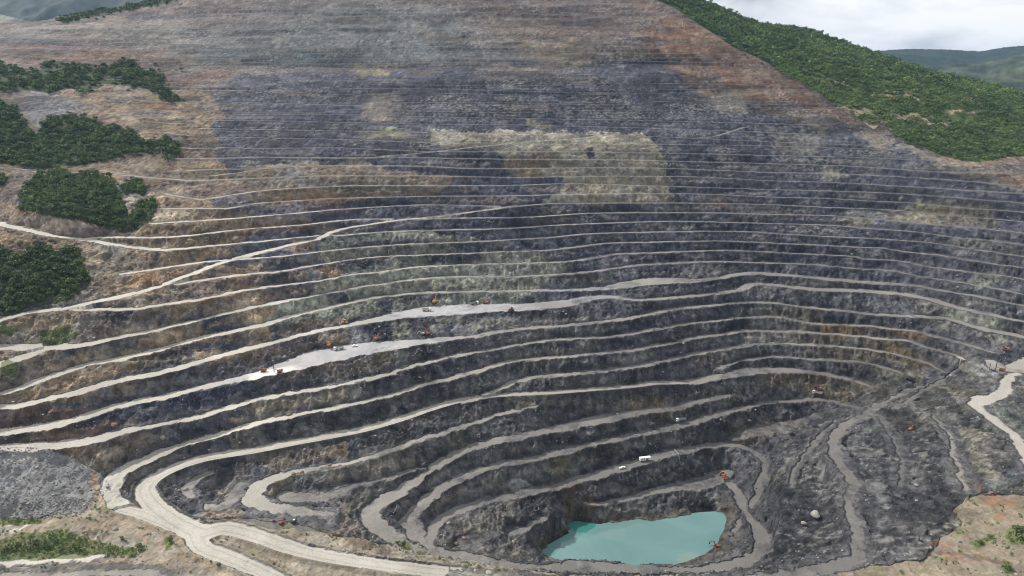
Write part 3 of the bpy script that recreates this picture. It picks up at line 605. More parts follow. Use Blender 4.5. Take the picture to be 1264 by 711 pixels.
# lower benches
for b_ in ((366,588,50,8,-6),(455,565,70,10,-18),(345,602,12,12),(395,590,12,7),(480,580,30,8,-20),(560,545,20,8)): lay(blob(*b_) * .45, C(.175,.170,.125))
lay(blob(660,496,26,7,-4) * .6, C(.24,.215,.145)); lay(blob(800,500,26,14,15) * .75, C(.165,.115,.065)); lay(blob(695,575,14,16) * .6, C(.16,.14,.085)); lay(blob(710,617,20,16) * .95, C(.100,.068,.040)); lay(blob(720,636,10,7)*.6, C(.17,.145,.095))
lay(blob(640,600,14,6) * .9, C(.33,.33,.32)); lay(blob(465,575,16,4,-15)*.6, C(.26,.24,.17))
lay(blob(500,660,18,12,60)*.3, C(.15,.13,.10)); lay(blob(600,650,14,12)*.3, C(.15,.13,.10)); lay(blob(490,610+20,10,16)*.3, C(.16,.14,.11))
lay(blob(940,532,40,13,-6) * .8, C(.175,.140,.090), C(.22,.19,.14)); lay(blob(1000,470,60,12,4) * .7, C(.155,.120,.070)); lay(blob(1050,425,60,22,6) * .55, C(.145,.115,.075)); lay(blob(1040,410,22,7)*.9, C(.165,.110,.055)); lay(blob(1115,412,20,7,10)*.8, C(.165,.110,.060)); lay(blob(1110,440,34,10,14)*.85, C(.150,.105,.055)); lay(blob(965,400,40,24)*.5, C(.16,.14,.10)); lay(blob(960,415,30,10)*.5, C(.20,.19,.16)); lay(blob(1060,485,60,12)*.6, C(.15,.12,.07)); lay(blob(1110,460,25,5,10)*.6, C(.20,.19,.14)); lay(blob(960,358,50,8)*.5, C(.14,.13,.12)); lay(blob(880,335,40,7)*.4, C(.16,.155,.14))
lay(blob(870,445,24,7)*.5, C(.14,.095,.065))
lay(blob(1150,500,60,22,-15)*.55, C(.155,.150,.110)); lay(blob(1240,520,26,26)*.6, C(.18,.19,.165)); lay(blob(1212,458,12,6)*.9, C(.36,.38,.37)); lay(blob(1245,455,16,8)*.7, C(.30,.31,.32)); lay(blob(1225,480,16,10)*.6, C(.15,.155,.16))
lay(blob(1225,560,20,22,-30)*.5, C(.155,.140,.100))
# spoil
lay(dump * (1 - sstep(-.7, .9, streak)) * .6, C(.045,.044,.048)); lay(dump * sstep(.1, 1.0, streak) * .7, C(.115,.115,.115)); lay(dump * .5, C(.050,.050,.053))
def strip(pts, w, a, c):
    global col
    P = np.array([spot(x, y, z=zz) for x, y, zz in pts]); m = np.full((NR, NC), 0.0, np.float32)
    j0, j1 = np.searchsorted(Yr, [P[:, 1].min() - 25, P[:, 1].max() + 25])
    X = VX[j0:j1]; Y = VY[j0:j1]; best = np.full(X.shape, 1e9)
    for p, q in zip(P[:-1], P[1:]):
        dx, dy = q[0] - p[0], q[1] - p[1]; l2 = dx * dx + dy * dy
        t = np.clip(((X - p[0]) * dx + (Y - p[1]) * dy) / l2, 0, 1)
        best = np.minimum(best, np.hypot(X - p[0] - t * dx, Y - p[1] - t * dy))
    m[j0:j1] = (1 - sstep(w * .5, w * 1.2, best + n_mid[j0:j1] * w * .5 + n_fin[j0:j1] * w * .4)) * a
    lay(m, C(*c))
strip([(1130,505,52),(1155,520,54),(1175,545,54),(1180,580,54),(1190,608,55),(1205,622,56)], 6.5, .8, (.19,.185,.175))
strip([(1200,530,60),(1208,560,59),(1220,585,59),(1235,608,60)], 6, .75, (.23,.215,.165))
strip([(1070,500,42),(1115,485,44),(1160,470,50)], 7, .5, (.17,.175,.185))
strip([(1075,590,42),(1088,610,42),(1092,640,42)], 5, .7, (.18,.18,.18))
strip([(1100,565,44),(1112,570,44)], 4, .7, (.26,.25,.23))
strip([(1130,565,48),(1135,600,48),(1145,625,49)], 4, .4, (.18,.18,.175))
strip([(960,590,8),(975,568,12)], 3.5, .7, (.21,.20,.17))
strip([(1050,550,38),(1070,530,41),(1090,520,43)], 3, .6, (.20,.21,.20))
lay(pol([(1215,600),(1264,575),(1264,600),(1240,608)])*.5, C(.13,.15,.16))
lay(blob(1200,632,32,10,-20)*.8, C(.26,.23,.18)); lay(blob(1120,660,50,10,-20)*0, slate)
# loose heap, natural soils, banks
lay((bk == 4) * (1 - sstep(1.5, 6, np.abs(bd) + n_fin * 2)) * .7, C(.105,.090,.070))
lay(heap * 1.0, C(.150,.150,.150), C(.190,.187,.182))
lay(soil * 1.0, C(.195,.155,.110), C(.285,.238,.175)); lay(soil * sstep(.1, .5, fbm(VX / 12, VY / 5, 3, 241)) * .5, C(.14,.125,.09))
lay(soil * (SX > 700) * .85, C(.120,.100,.074), C(.205,.170,.125))
lay(bank * .9, C(.190,.160,.118), C(.265,.230,.175))
lay(blob(270,636,20,6,15)*.6, C(.27,.16,.085)); lay(blob(60,699,70,4)*.7, C(.13,.13,.115)); lay(blob(200,705,70,6)*.6, C(.15,.135,.12))
lay(blob(60,692,60,4,-3), C(.46,.45,.38)); lay(blob(15,652,16,4,-30)*.8, C(.42,.40,.36)); lay(blob(126,596,5,16,-20)*.8, C(.28,.20,.13)); lay(blob(134,618,9,5)*.9, C(.40,.31,.22))
for b_ in ((1232,620,20,7,10),(1160,675,16,5,10),(1240,640,10,6),(1205,600,12,4),(1180,690,26,4,20)): lay(blob(*b_) * .7, C(.19,.10,.06))
lay(blob(1200,688,60,3,10)*.8, C(.11,.07,.045))
lay(bank * (blob(440,668,60,6,20)) * .7, C(.12,.085,.06))
# rust and yellow-brown staining, pale stones everywhere
stain = sstep(.35, .75, fbm(VX / 22.0, (VY * .6 + ZT) / 18.0, 3, 161)) * sstep(1000, 500, SX) * sstep(90, 200, SY)
lay(stain * .30 * (rough > .3), C(.20,.150,.095))
stain2 = sstep(.25, .7, fbm(VX / 34.0, (VY * .6 + ZT) / 9.0, 3, 163))
lay(stain2 * .35 * (rough > .3) * ~natural, C(.15,.15,.15))
# dark rock seams, and the shade of crevices put into the colour, blocky
lay(sstep(.25, .6, fbm(VX / 7.0, (VY * .5 + ZT) / 6.0, 3, 165)) * .40 * rough * ~(soil | bank | natural | heap), C(.034,.035,.040))
wall_ = rough * ~(natural | soil | bank | heap | dump)
lev = np.floor((zb + n_mid * 1.3) / 9.4)
def cellr(wd, q, sh): return vn2(np.floor(VX / wd + n_big * q + n_mid * .16 + lev * 7.3), lev * 3.0 + sh, 231)
r1 = cellr(17.0, .9, 0); r2 = cellr(47.0, 1.4, 11)
lay((SX < 430) * (SY > 200) * (r2 > .62) * wall_ * .5, C(.20,.145,.09)); lay((r2 > .80) * wall_ * .45 * sstep(150, 230, SY), C(.175,.165,.135)); lay((r2 < .20) * wall_ * .55, C(.038,.039,.048)); lay(((r2 > .45) & (r2 < .53)) * wall_ * .35 * (SX < 900), C(.15,.115,.085))
col *= (1 + ((.66 + .74 * r1) - 1) * wall_ * np.interp(SY, [100, 230], [.6, 1]))[..., None]
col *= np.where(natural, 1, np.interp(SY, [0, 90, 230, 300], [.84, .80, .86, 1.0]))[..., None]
band = (.72 + .62 * vn2(VX / 130.0, ZT / 6.5, 211)) * (.84 + .34 * vn2(VX / 38.0, (VY * .4 + ZT) / 24.0, 213))
band *= np.where(SY < 270, .82 + .36 * sstep(.42, .58, vn2(VX / 210.0 + n_mid * .3, ZT / 11.0 + n_big * .6, 215)), 1.0)
side_tone = np.where((SX < 420) & (SY > 200), 1.08, 1.0) * np.interp(SX, [0, 500, 900, 1264], [1.0, .92, .74, .78])  # darker to the right: less dust, plus broad cloud shade put into the colour
col *= np.where(natural | soil | bank, 1.0, band * side_tone)[..., None]
jit = 1 + n_fin * .24 + n_pix * .10
col *= np.clip(jit, .4, 1.9)[..., None]
spk = vn2(VX / 1.1, (VY + ZT) / 1.3, 171) * (0.55 + 0.45 * vn2(VX / 25, VY / 25, 173))
lay(sstep(.74, .86, spk) * .5 * rough * ~natural, C(.30,.29,.27))
lay(sstep(.55, .75, vn2(VX / 2.2, (VY + ZT) / 2.2, 175) * vn2(VX / 40, (VY) / 40, 177) * 1.3) * .5 * rough * ~natural, C(.22,.215,.20))
lay(sstep(.05, .4, fbm(VX / 11.0, VY / 60.0 + ZT / 30.0, 3, 201)) * sstep(9, 2, bd) * rough * .55 * ~(natural | soil | bank | heap), C(.125,.125,.13) , C(.17,.165,.16))
lay(sstep(.1, .5, fbm(VX / 3.2, (VY + ZT) / 34.0, 3, 203)) * .45 * sstep(230, 330, SY) * rough * ~(natural | soil | bank | heap), C(.030,.031,.038))
flat = (1 - sstep(-.4, .6, bd + n_fin * .8)) * (bk > 0) * (bk != 4) * ~natural
lay(flat * .7, C(.074,.074,.079), C(.115,.112,.110))
lay(flat * sstep(.1, .5, n_fin) * .5, C(.06,.06,.065))
# road and bench dust
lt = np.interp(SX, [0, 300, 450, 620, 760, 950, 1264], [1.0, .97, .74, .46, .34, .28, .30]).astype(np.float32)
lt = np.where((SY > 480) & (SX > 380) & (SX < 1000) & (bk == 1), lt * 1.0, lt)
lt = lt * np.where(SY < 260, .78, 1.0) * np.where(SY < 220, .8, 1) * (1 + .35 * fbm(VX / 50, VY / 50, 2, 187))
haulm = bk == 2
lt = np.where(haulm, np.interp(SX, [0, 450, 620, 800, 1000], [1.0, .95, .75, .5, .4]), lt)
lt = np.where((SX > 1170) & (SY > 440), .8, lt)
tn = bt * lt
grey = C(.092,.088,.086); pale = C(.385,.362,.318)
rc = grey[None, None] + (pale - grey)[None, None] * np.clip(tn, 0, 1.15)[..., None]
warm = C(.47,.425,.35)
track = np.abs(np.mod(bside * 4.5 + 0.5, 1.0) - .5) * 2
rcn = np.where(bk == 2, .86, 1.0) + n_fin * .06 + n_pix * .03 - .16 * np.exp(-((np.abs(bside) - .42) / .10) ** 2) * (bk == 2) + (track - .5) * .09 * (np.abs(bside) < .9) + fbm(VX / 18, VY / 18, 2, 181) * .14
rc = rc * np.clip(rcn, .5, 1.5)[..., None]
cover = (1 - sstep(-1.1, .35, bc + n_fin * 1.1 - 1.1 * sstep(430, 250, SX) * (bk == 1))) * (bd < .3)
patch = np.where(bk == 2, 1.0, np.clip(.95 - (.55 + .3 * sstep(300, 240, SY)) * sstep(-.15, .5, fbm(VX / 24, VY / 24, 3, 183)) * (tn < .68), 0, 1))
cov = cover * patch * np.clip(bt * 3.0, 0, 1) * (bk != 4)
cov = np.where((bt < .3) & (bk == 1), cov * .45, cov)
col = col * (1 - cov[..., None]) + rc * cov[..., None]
# white working floors of the active benches
act = blob(420,442,140,22,-9,.3,.3) + blob(560,384,90,14,-4,.3,.3)
lay(np.clip(act, 0, 1) * cover * (bk > 0) * .85 * (.8 + .2 * track), C(.27,.27,.285) , C(.35,.345,.355))
lay(blob(335,462,26,7,-12)*cover*.9, C(.60,.58,.54))
lay(blob(715,365,70,10,-3)*cover*.7, C(.20,.205,.22))
# vegetation ground
undr = C(.030,.050,.016); und2 = C(.060,.085,.026)
lay(wl * 1.0, C(.035,.048,.020)); lay(right_wood * 1.0, undr, und2)
for b_ in ((1195,119,22,4,4),(1105,145,22,3,-8),(1140,152,10,3),(1150,152,16,3),(1035,102,20,2,5),(1208,110,7,1.5),(1185,139,12,1.5),(1080,140,12,2),(1075,154,14,5)): lay(blob(*b_) * right_wood, C(.25,.20,.14))
clear_ = np.zeros((NR, NC), np.float32)
for b_ in ((1124,145,16,3,-4),(1146,152,14,2.5),(1060,137,16,3,0),(1190,137,9,1.5,0),(1095,118,30,1.6,2),(1207,111,6,1.5),(1130,119,12,3,25),(1088,157,12,4)): clear_ = np.maximum(clear_, blob(*b_) * right_wood)
lay(clear_, C(.25,.195,.135))
lay(gr * .85 * ((bd > 0) | (bk != 2)), C(.070,.100,.030), C(.12,.13,.05))
lay(sstep(.2, .55, fbm(VX / 5, VY / 5, 3, 191)) * .5 * (soil | bank) * sstep(-.3, .3, fbm(VX / 30, VY / 30, 2, 193)), C(.11,.12,.055))
col = np.clip(col, .012, .8)

def mesh_grid(name, X, Y, Z, colr=None, rock=None):
    r, c = X.shape
    me = bpy.data.meshes.new(name)
    co = np.stack([X, Y, Z], -1).reshape(-1, 3).astype(np.float32)
    idx = np.arange(r * c, dtype=np.int32).reshape(r, c)
    q = np.stack([idx[:-1, :-1], idx[:-1, 1:], idx[1:, 1:], idx[1:, :-1]], -1).reshape(-1, 4)
    me.vertices.add(len(co)); me.vertices.foreach_set('co', co.ravel())
    me.loops.add(q.size); me.loops.foreach_set('vertex_index', q.ravel())
    me.polygons.add(len(q)); me.polygons.foreach_set('loop_start', np.arange(0, q.size, 4, dtype=np.int32))
    me.update(calc_edges=True)
    if colr is not None:
        a = me.color_attributes.new('ground_colour', 'FLOAT_COLOR', 'POINT')
        cc = np.ones((len(co), 4), np.float32); cc[:, :3] = colr.reshape(-1, 3)
        a.data.foreach_set('color', cc.ravel())
        if rock is not None:
            a = me.attributes.new('rockiness', 'FLOAT', 'POINT'); a.data.foreach_set('value', rock.reshape(-1).astype(np.float32))
    o = bpy.data.objects.new(name, me); COL.objects.link(o)
    return o
def node_mat(name):
    m = bpy.data.materials.new(name); m.use_nodes = True
    nt = m.node_tree; b = nt.nodes['Principled BSDF']
    b.inputs['Roughness'].default_value = .9
    b.inputs['Specular IOR Level'].default_value = .2
    return m, nt, b
m_ground, nt, bs = node_mat('ground_rock')
at = nt.nodes.new('ShaderNodeAttribute'); at.attribute_name = 'ground_colour'
tc_ = nt.nodes.new('ShaderNodeTexCoord')
def nd(t, **k):
    n = nt.nodes.new('ShaderNode' + t)
    for a_, b_ in k.items(): n.inputs[a_].default_value = b_
    return n
def op(o_, a_, b_):
    n = nt.nodes.new('ShaderNodeMath'); n.operation = o_
    for i_, q in ((0, a_), (1, b_)):
        if isinstance(q, (int, float)): n.inputs[i_].default_value = q
        else: nt.links.new(q, n.inputs[i_])
    return n.outputs[0]
rk_ = nt.nodes.new('ShaderNodeAttribute'); rk_.attribute_name = 'rockiness'
nz = nd('TexNoise', Scale=.9, Detail=5, Roughness=.7); nt.links.new(tc_.outputs['Object'], nz.inputs['Vector'])
nb = nd('TexNoise', Scale=.16, Detail=7, Roughness=.60, Distortion=.4); nt.links.new(tc_.outputs['Object'], nb.inputs['Vector'])
vo = nd('TexVoronoi', Scale=.17); vo.feature = 'F1'
wp = nt.nodes.new('ShaderNodeVectorMath'); wp.operation = 'MULTIPLY_ADD'; wp.inputs[1].default_value = (8, 8, 8); nt.links.new(nb.outputs['Color'], wp.inputs[0]); nt.links.new(tc_.outputs['Object'], wp.inputs[2]); nt.links.new(wp.outputs['Vector'], vo.inputs['Vector'])
def ramp(src, a_, b_, lo, hi):
    m = nt.nodes.new('ShaderNodeMapRange'); m.inputs['From Min'].default_value = a_; m.inputs['From Max'].default_value = b_; m.inputs['To Min'].default_value = lo; m.inputs['To Max'].default_value = hi; nt.links.new(src, m.inputs['Value']); return m.outputs['Result']
soft = ramp(nz.outputs['Fac'], .3, .7, .80, 1.20)
hard = op('MULTIPLY', op('MULTIPLY', ramp(nb.outputs['Fac'], .32, .68, .50, 1.60), ramp(nz.outputs['Fac'], .3, .7, .84, 1.18)), ramp(nt.nodes.new('ShaderNodeSeparateColor').outputs[0], 0, 1, 1, 1))
sc_ = [n for n in nt.nodes if n.bl_idname == 'ShaderNodeSeparateColor'][0]; nt.links.new(vo.outputs['Color'], sc_.inputs[0])
cell = ramp(sc_.outputs[0], 0, 1, .72, 1.30)
hard = op('MULTIPLY', hard, cell)
mixf = nt.nodes.new('ShaderNodeMix'); nt.links.new(rk_.outputs['Fac'], mixf.inputs[0]); nt.links.new(soft, mixf.inputs[2]); nt.links.new(hard, mixf.inputs[3])
vm = nt.nodes.new('ShaderNodeVectorMath'); vm.operation = 'SCALE'
nt.links.new(at.outputs['Color'], vm.inputs[0]); nt.links.new(mixf.outputs[0], vm.inputs['Scale'])
nt.links.new(vm.outputs['Vector'], bs.inputs['Base Color'])
hh = op('ADD', op('MULTIPLY', nb.outputs['Fac'], op('ADD', op('MULTIPLY', rk_.outputs['Fac'], 5.0), .2)), op('MULTIPLY', nz.outputs['Fac'], op('ADD', op('MULTIPLY', rk_.outputs['Fac'], .6), .15)))
bp = nt.nodes.new('ShaderNodeBump'); bp.inputs['Strength'].default_value = 1; bp.inputs['Distance'].default_value = 1.0
nt.links.new(hh, bp.inputs['Height']); nt.links.new(bp.outputs['Normal'], bs.inputs['Normal'])
col *= np.where(natural[..., None], 1, 1 + (.26 * fbm(VX / 30.0, ZT / 3.6 + n_mid * 1.2, 3, 221) * sstep(320, 150, SY))[..., None])
white = sstep(.60, .80, vn2(VX / 2.6, ZT / 1.8, 223) * (.5 + .7 * vn2(VX / 50, ZT / 30, 225))) * sstep(330, 160, SY) * ~natural * (front)
col += white[..., None] * C(.045,.045,.048)
rockf = np.interp(SY, [90, 190, 300], [.28, .5, 1.0]) * (1 - cov) * np.where(natural, .2, 1) * np.where(soil | bank, .35, 1) * np.where(heap, .45, 1)
terrain = mesh_grid('ground', VX, VY, ZT, col, rockf)
terrain.data.materials.append(m_ground)
terrain['kind'] = 'structure'

def height(X, Y):
    X = np.asarray(X, float); Y = np.asarray(Y, float)
    j = np.clip(np.searchsorted(Yr, Y) - 1, 0, NR - 2); t = X / Y
    i = np.clip(np.searchsorted(Tr, t) - 1, 0, NC - 2)
    fy = (Y - Yr[j]) / (Yr[j + 1] - Yr[j]); fx = (t - Tr[i]) / (Tr[i + 1] - Tr[i])
    return (ZT[j, i] * (1 - fx) + ZT[j, i + 1] * fx) * (1 - fy) + (ZT[j + 1, i] * (1 - fx) + ZT[j + 1, i + 1] * fx) * fy
def ground_at(x, y, y0=200, y1=2300):
    """the place on the ground seen at this point of the survey photograph"""
    D = np.arange(y0, y1, .25)
    a = spot(x, y, D=1.0); k = a[0]; s = a[2] - CZ
    h = height(k * D, D); r = CZ + s * D
    below = np.nonzero(h >= r)[0]
    q = below[0] if len(below) else len(D) - 1
    return (k * D[q], D[q], float(h[q]))
# ---------------------------------------------------------------- pond
def tag(o, label=None, cat=None, group=None, kind=None):
    if label: o['label'] = label
    if cat: o['category'] = cat
    if group: o['group'] = group
    if kind: o['kind'] = kind
    return o
S = np.array([spot(x, y, z=-25.0)[:2] for x, y in SHORE[:-1]])
cen = S.mean(0)
out = cen + (S - cen) * 1.06
wx = np.linspace(out[:, 0].min() - 3, out[:, 0].max() + 3, 60); wy = np.linspace(out[:, 1].min() - 3, out[:, 1].max() + 3, 40)
me = bpy.data.meshes.new('pond_water')
me.from_pydata([(p[0], p[1], -25.0) for p in out], [], [list(range(len(out)))])
water = bpy.data.objects.new('pond_water', me); COL.objects.link(water); tag(water, kind='structure')
m_w, nt, b = node_mat('milky_turquoise_water')
b.inputs['Roughness'].default_value = .06; b.inputs['Specular IOR Level'].default_value = .5
tc2 = nt.nodes.new('ShaderNodeTexCoord'); nz2 = nt.nodes.new('ShaderNodeTexNoise'); nz2.inputs['Scale'].default_value = .018; nz2.inputs['Detail'].default_value = 5; nz2.inputs['Distortion'].default_value = .8
nt.links.new(tc2.outputs['Object'], nz2.inputs['Vector'])
rp = nt.nodes.new('ShaderNodeValToRGB'); rp.color_ramp.elements[0].position = .40; rp.color_ramp.elements[0].color = (.080, .168, .162, 1); rp.color_ramp.elements[1].position = .62; rp.color_ramp.elements[1].color = (.112, .208, .200, 1)
nt.links.new(nz2.outputs['Fac'], rp.inputs['Fac'])
# silt plume near the far shore and a deeper corner: real colour of the water there
def plume(cx, cy, rx, ry, ang, col2, prev, amt):
    p = spot(cx, cy, z=-25.0)
    mp = nt.nodes.new('ShaderNodeMapping'); mp.vector_type = 'TEXTURE'
    mp.inputs['Location'].default_value = (p[0], p[1], -25); mp.inputs['Rotation'].default_value = (0, 0, math.radians(ang)); mp.inputs['Scale'].default_value = (rx, ry, 1)
    nzz = nt.nodes.new('ShaderNodeTexNoise'); nzz.inputs['Scale'].default_value = .06; nzz.inputs['Detail'].default_value = 4
    nt.links.new(tc2.outputs['Object'], nzz.inputs['Vector'])
    ad = nt.nodes.new('ShaderNodeVectorMath'); ad.operation = 'MULTIPLY_ADD'; ad.inputs[1].default_value = (26, 26, 0); 
    sb = nt.nodes.new('ShaderNodeVectorMath'); sb.operation = 'SUBTRACT'; sb.inputs[1].default_value = (.5, .5, .5)
    nt.links.new(nzz.outputs['Color'], sb.inputs[0]); nt.links.new(sb.outputs['Vector'], ad.inputs[0]); nt.links.new(tc2.outputs['Object'], ad.inputs[2])
    nt.links.new(ad.outputs['Vector'], mp.inputs['Vector'])
    ln = nt.nodes.new('ShaderNodeVectorMath'); ln.operation = 'LENGTH'; nt.links.new(mp.outputs['Vector'], ln.inputs[0])
    m = nt.nodes.new('ShaderNodeMapRange'); m.interpolation_type = 'SMOOTHSTEP'; m.inputs['From Min'].default_value = .8; m.inputs['From Max'].default_value = 1.05; m.inputs['To Min'].default_value = amt; m.inputs['To Max'].default_value = 0
    nt.links.new(ln.outputs['Value'], m.inputs['Value'])
    mx = nt.nodes.new('ShaderNodeMix'); mx.data_type = 'RGBA'; nt.links.new(m.outputs['Result'], mx.inputs['Factor']); nt.links.new(prev, mx.inputs['A']); mx.inputs['B'].default_value = (*col2, 1)
    return mx.outputs['Result']
o_ = plume(757, 656, 10, 14, 0, (.14, .20, .19), rp.outputs['Color'], .4)
o_ = plume(785, 643, 20, 8, 25, (.13, .195, .185), o_, .4)
o_ = plume(705, 668, 12, 10, 0, (.13, .22, .20), o_, .3)
o_ = plume(852, 690, 12, 8, 20, (.19, .21, .17), o_, .4)
o_ = plume(715, 648, 14, 9, 0, (.030, .145, .125), o_, .95)
nt.links.new(o_, b.inputs['Base Color'])
wv = nt.nodes.new('ShaderNodeTexNoise'); wv.inputs['Scale'].default_value = .6; wv.inputs['Detail'].default_value = 3; nt.links.new(tc2.outputs['Object'], wv.inputs['Vector'])
bpw = nt.nodes.new('ShaderNodeBump'); bpw.inputs['Strength'].default_value = .08; nt.links.new(wv.outputs['Fac'], bpw.inputs['Height']); nt.links.new(bpw.outputs['Normal'], b.inputs['Normal'])
me.materials.append(m_w)

# ---------------------------------------------------------------- far hills
def hill(name, crest, D0, depth, base, seed, c1, c2, bump=1.0, nx=420, ny=110):
    xs = np.linspace(crest[0][0], crest[-1][0], nx); ys = np.interp(xs, [c[0] for c in crest], [c[1] for c in crest])
    top = np.array([spot(x, y, D=D0) for x, y in zip(xs, ys)])
    r = np.linspace(-1, 1, ny)[:, None]
    prof = 1 - np.abs(r) ** 1.25
    Y = D0 + r * depth + 0 * top[None, :, 0]; X = top[None, :, 0] * (1 + r * depth / D0 * .9)
    n = fbm(X / (depth * .35), Y / (depth * .35), 5, seed); g = ridged(X / (depth * .22), Y / (depth * .6), 4, seed + 5) - .6
    H = top[None, :, 2] - base
    Z = base + H * prof + (g * .30 + n * .10) * H * np.abs(r) ** .8 * (1 - np.abs(r) ** 6) * bump
    Z = np.minimum(Z, CZ + (top[None, :, 2] - CZ) * (Y / D0) + 4)
    Z += fbm(X / 14.0, Y / 14.0, 2, seed + 9) * 4
    k = sstep(-.3, .45, fbm(X / (depth * .1), Y / (depth * .1), 4, seed + 11))[..., None]
    cc = np.array(c1) * (1 - k) + np.array(c2) * k
    cc = cc * (1 + .95 * fbm(X / 34.0, Y / 34.0, 4, seed + 13))[..., None]
    o = mesh_grid(name, X, Y, Z, np.clip(cc, .01, .5).astype(np.float32)); o.data.materials.append(m_ground); tag(o, kind='structure')
    return o
hill('far_hills', [(900,80),(1000,72),(1066,64),(1100,61),(1128,60),(1170,61),(1210,63),(1240,58),(1264,56),(1330,50),(1420,44),(1600,60)], 5200, 1500, 60, 300, (.014,.027,.019), (.022,.038,.022))
hill('middle_hills', [(1020,118),(1080,104),(1146,81),(1180,78),(1217,77),(1240,71),(1264,66),(1330,56),(1420,54),(1560,66)], 3300, 900, 60, 330, (.026,.042,.024), (.060,.072,.044))
hill('near_spur', [(1150,140),(1200,106),(1220,102),(1264,101),(1340,98),(1460,110)], 2600, 420, 60, 350, (.022,.038,.015), (.035,.055,.022))
hill('lake_side_mountains', [(-420,30),(-300,5),(-100,-10),(60,-16),(200,-12),(400,-16),(600,-20),(800,-10),(900,30)], 4600, 1500, 60, 370, (.020,.034,.024), (.036,.050,.034))
hill('valley_hills', [(-500,30),(-200,20),(-60,12),(0,17),(20,22),(42,28),(80,34),(140,60)], 3600, 900, 60, 390, (.10,.11,.085), (.16,.16,.12))

# ---------------------------------------------------------------- foliage
def leaf_mat(name, c1, c2):
    m, nt, b = node_mat(name)
    oi = nt.nodes.new('ShaderNodeObjectInfo'); ge = nt.nodes.new('ShaderNodeAttribute'); ge.attribute_name = 'leaf_tone'
    mx = nt.nodes.new('ShaderNodeMix'); mx.data_type = 'RGBA'; mx.inputs['A'].default_value = (*c1, 1); mx.inputs['B'].default_value = (*c2, 1)
    nt.links.new(ge.outputs['Fac'], mx.inputs['Factor'])
    vm = nt.nodes.new('ShaderNodeVectorMath'); vm.operation = 'SCALE'
    mr = nt.nodes.new('ShaderNodeMapRange'); mr.inputs['To Min'].default_value = .7; mr.inputs['To Max'].default_value = 1.3
    nt.links.new(oi.outputs['Random'], mr.inputs['Value']); nt.links.new(mx.outputs['Result'], vm.inputs[0]); nt.links.new(mr.outputs['Result'], vm.inputs['Scale'])
    nt.links.new(vm.outputs['Vector'], b.inputs['Base Color']); b.inputs['Roughness'].default_value = .7
    return m
m_leaf = leaf_mat('leaves', (.016, .034, .013), (.125, .180, .055))
m_bark, _, b = node_mat('bark'); b.inputs['Base Color'].default_value = (.09, .065, .045, 1)

def crown_arrays(n, r, seed, flat=.8, lobes=5):
    """n leaf clumps (small tilted triangles and quads) spread through an uneven crown of radius 1"""
    g = np.random.default_rng(seed)
    cs = g.normal(size=(lobes, 3)) * [.42, .42, .30]; cs[:, 2] = np.abs(cs[:, 2]) * .8; rs = g.uniform(.42, .68, lobes)
    k = g.integers(0, lobes, n); d = g.normal(size=(n, 3)); d /= np.linalg.norm(d, axis=1)[:, None]; d[:, 2] = np.where(g.random(n) < .75, np.abs(d[:, 2]), d[:, 2])
    p = cs[k] + d * (rs[k] * g.uniform(.72, 1.05, n))[:, None]; p[:, 2] *= flat
    nrm = d + g.normal(size=(n, 3)) * .45; nrm /= np.linalg.norm(nrm, axis=1)[:, None]
    a = np.cross(nrm, g.normal(size=(n, 3))); a /= np.linalg.norm(a, axis=1)[:, None]; bq = np.cross(nrm, a)
    s = r * g.uniform(.7, 1.3, n)[:, None]
    v = np.stack([p + a * s, p - a * s * .5 + bq * s * .8, p - a * s * .6 - bq * s * .8], 1)
    tone = np.clip(g.normal(.45, .22, n) + (d[:, 2] > .6) * .0, 0, 1)
    return v, tone
def tri_mesh(name, V, tone, mat):
    me = bpy.data.meshes.new(name); n = len(V)
    me.vertices.add(n * 3); me.vertices.foreach_set('co', V.reshape(-1).astype(np.float32))
    me.loops.add(n * 3); me.loops.foreach_set('vertex_index', np.arange(n * 3, dtype=np.int32))
    me.polygons.add(n); me.polygons.foreach_set('loop_start', np.arange(0, n * 3, 3, dtype=np.int32))
    me.update(calc_edges=True)
    a = me.attributes.new('leaf_tone', 'FLOAT', 'POINT'); a.data.foreach_set('value', np.repeat(tone, 3).astype(np.float32))
    me.materials.append(mat)
    return me
PROT = [crown_arrays(150, .17, 400 + i, flat=.85, lobes=4 + i % 4) for i in range(8)]
PROTF = [crown_arrays(46, .30, 450 + i, flat=.85, lobes=4 + i % 3) for i in range(10)]
def wood(name, pts, rad, proto, tones):
    Vs, Ts = [], []
    for i in range(len(pts)):
        v, t = proto[i % len(proto)]
        a = rng.uniform(0, 6.28); ca, sa = math.cos(a), math.sin(a)
        w = np.empty_like(v); w[..., 0] = v[..., 0] * ca - v[..., 1] * sa; w[..., 1] = v[..., 0] * sa + v[..., 1] * ca; w[..., 2] = v[..., 2]
        w = w * [rad[i], rad[i], rad[i] * rng.uniform(.9, 1.4)] + pts[i] + [0, 0, rad[i] * .45]
        Vs.append(w.astype(np.float32)); Ts.append(np.clip(t * .65 + tones[i], 0, 1))
    o = bpy.data.objects.new(name, tri_mesh(name, np.concatenate(Vs), np.concatenate(Ts), m_leaf)); COL.objects.link(o)
    return o

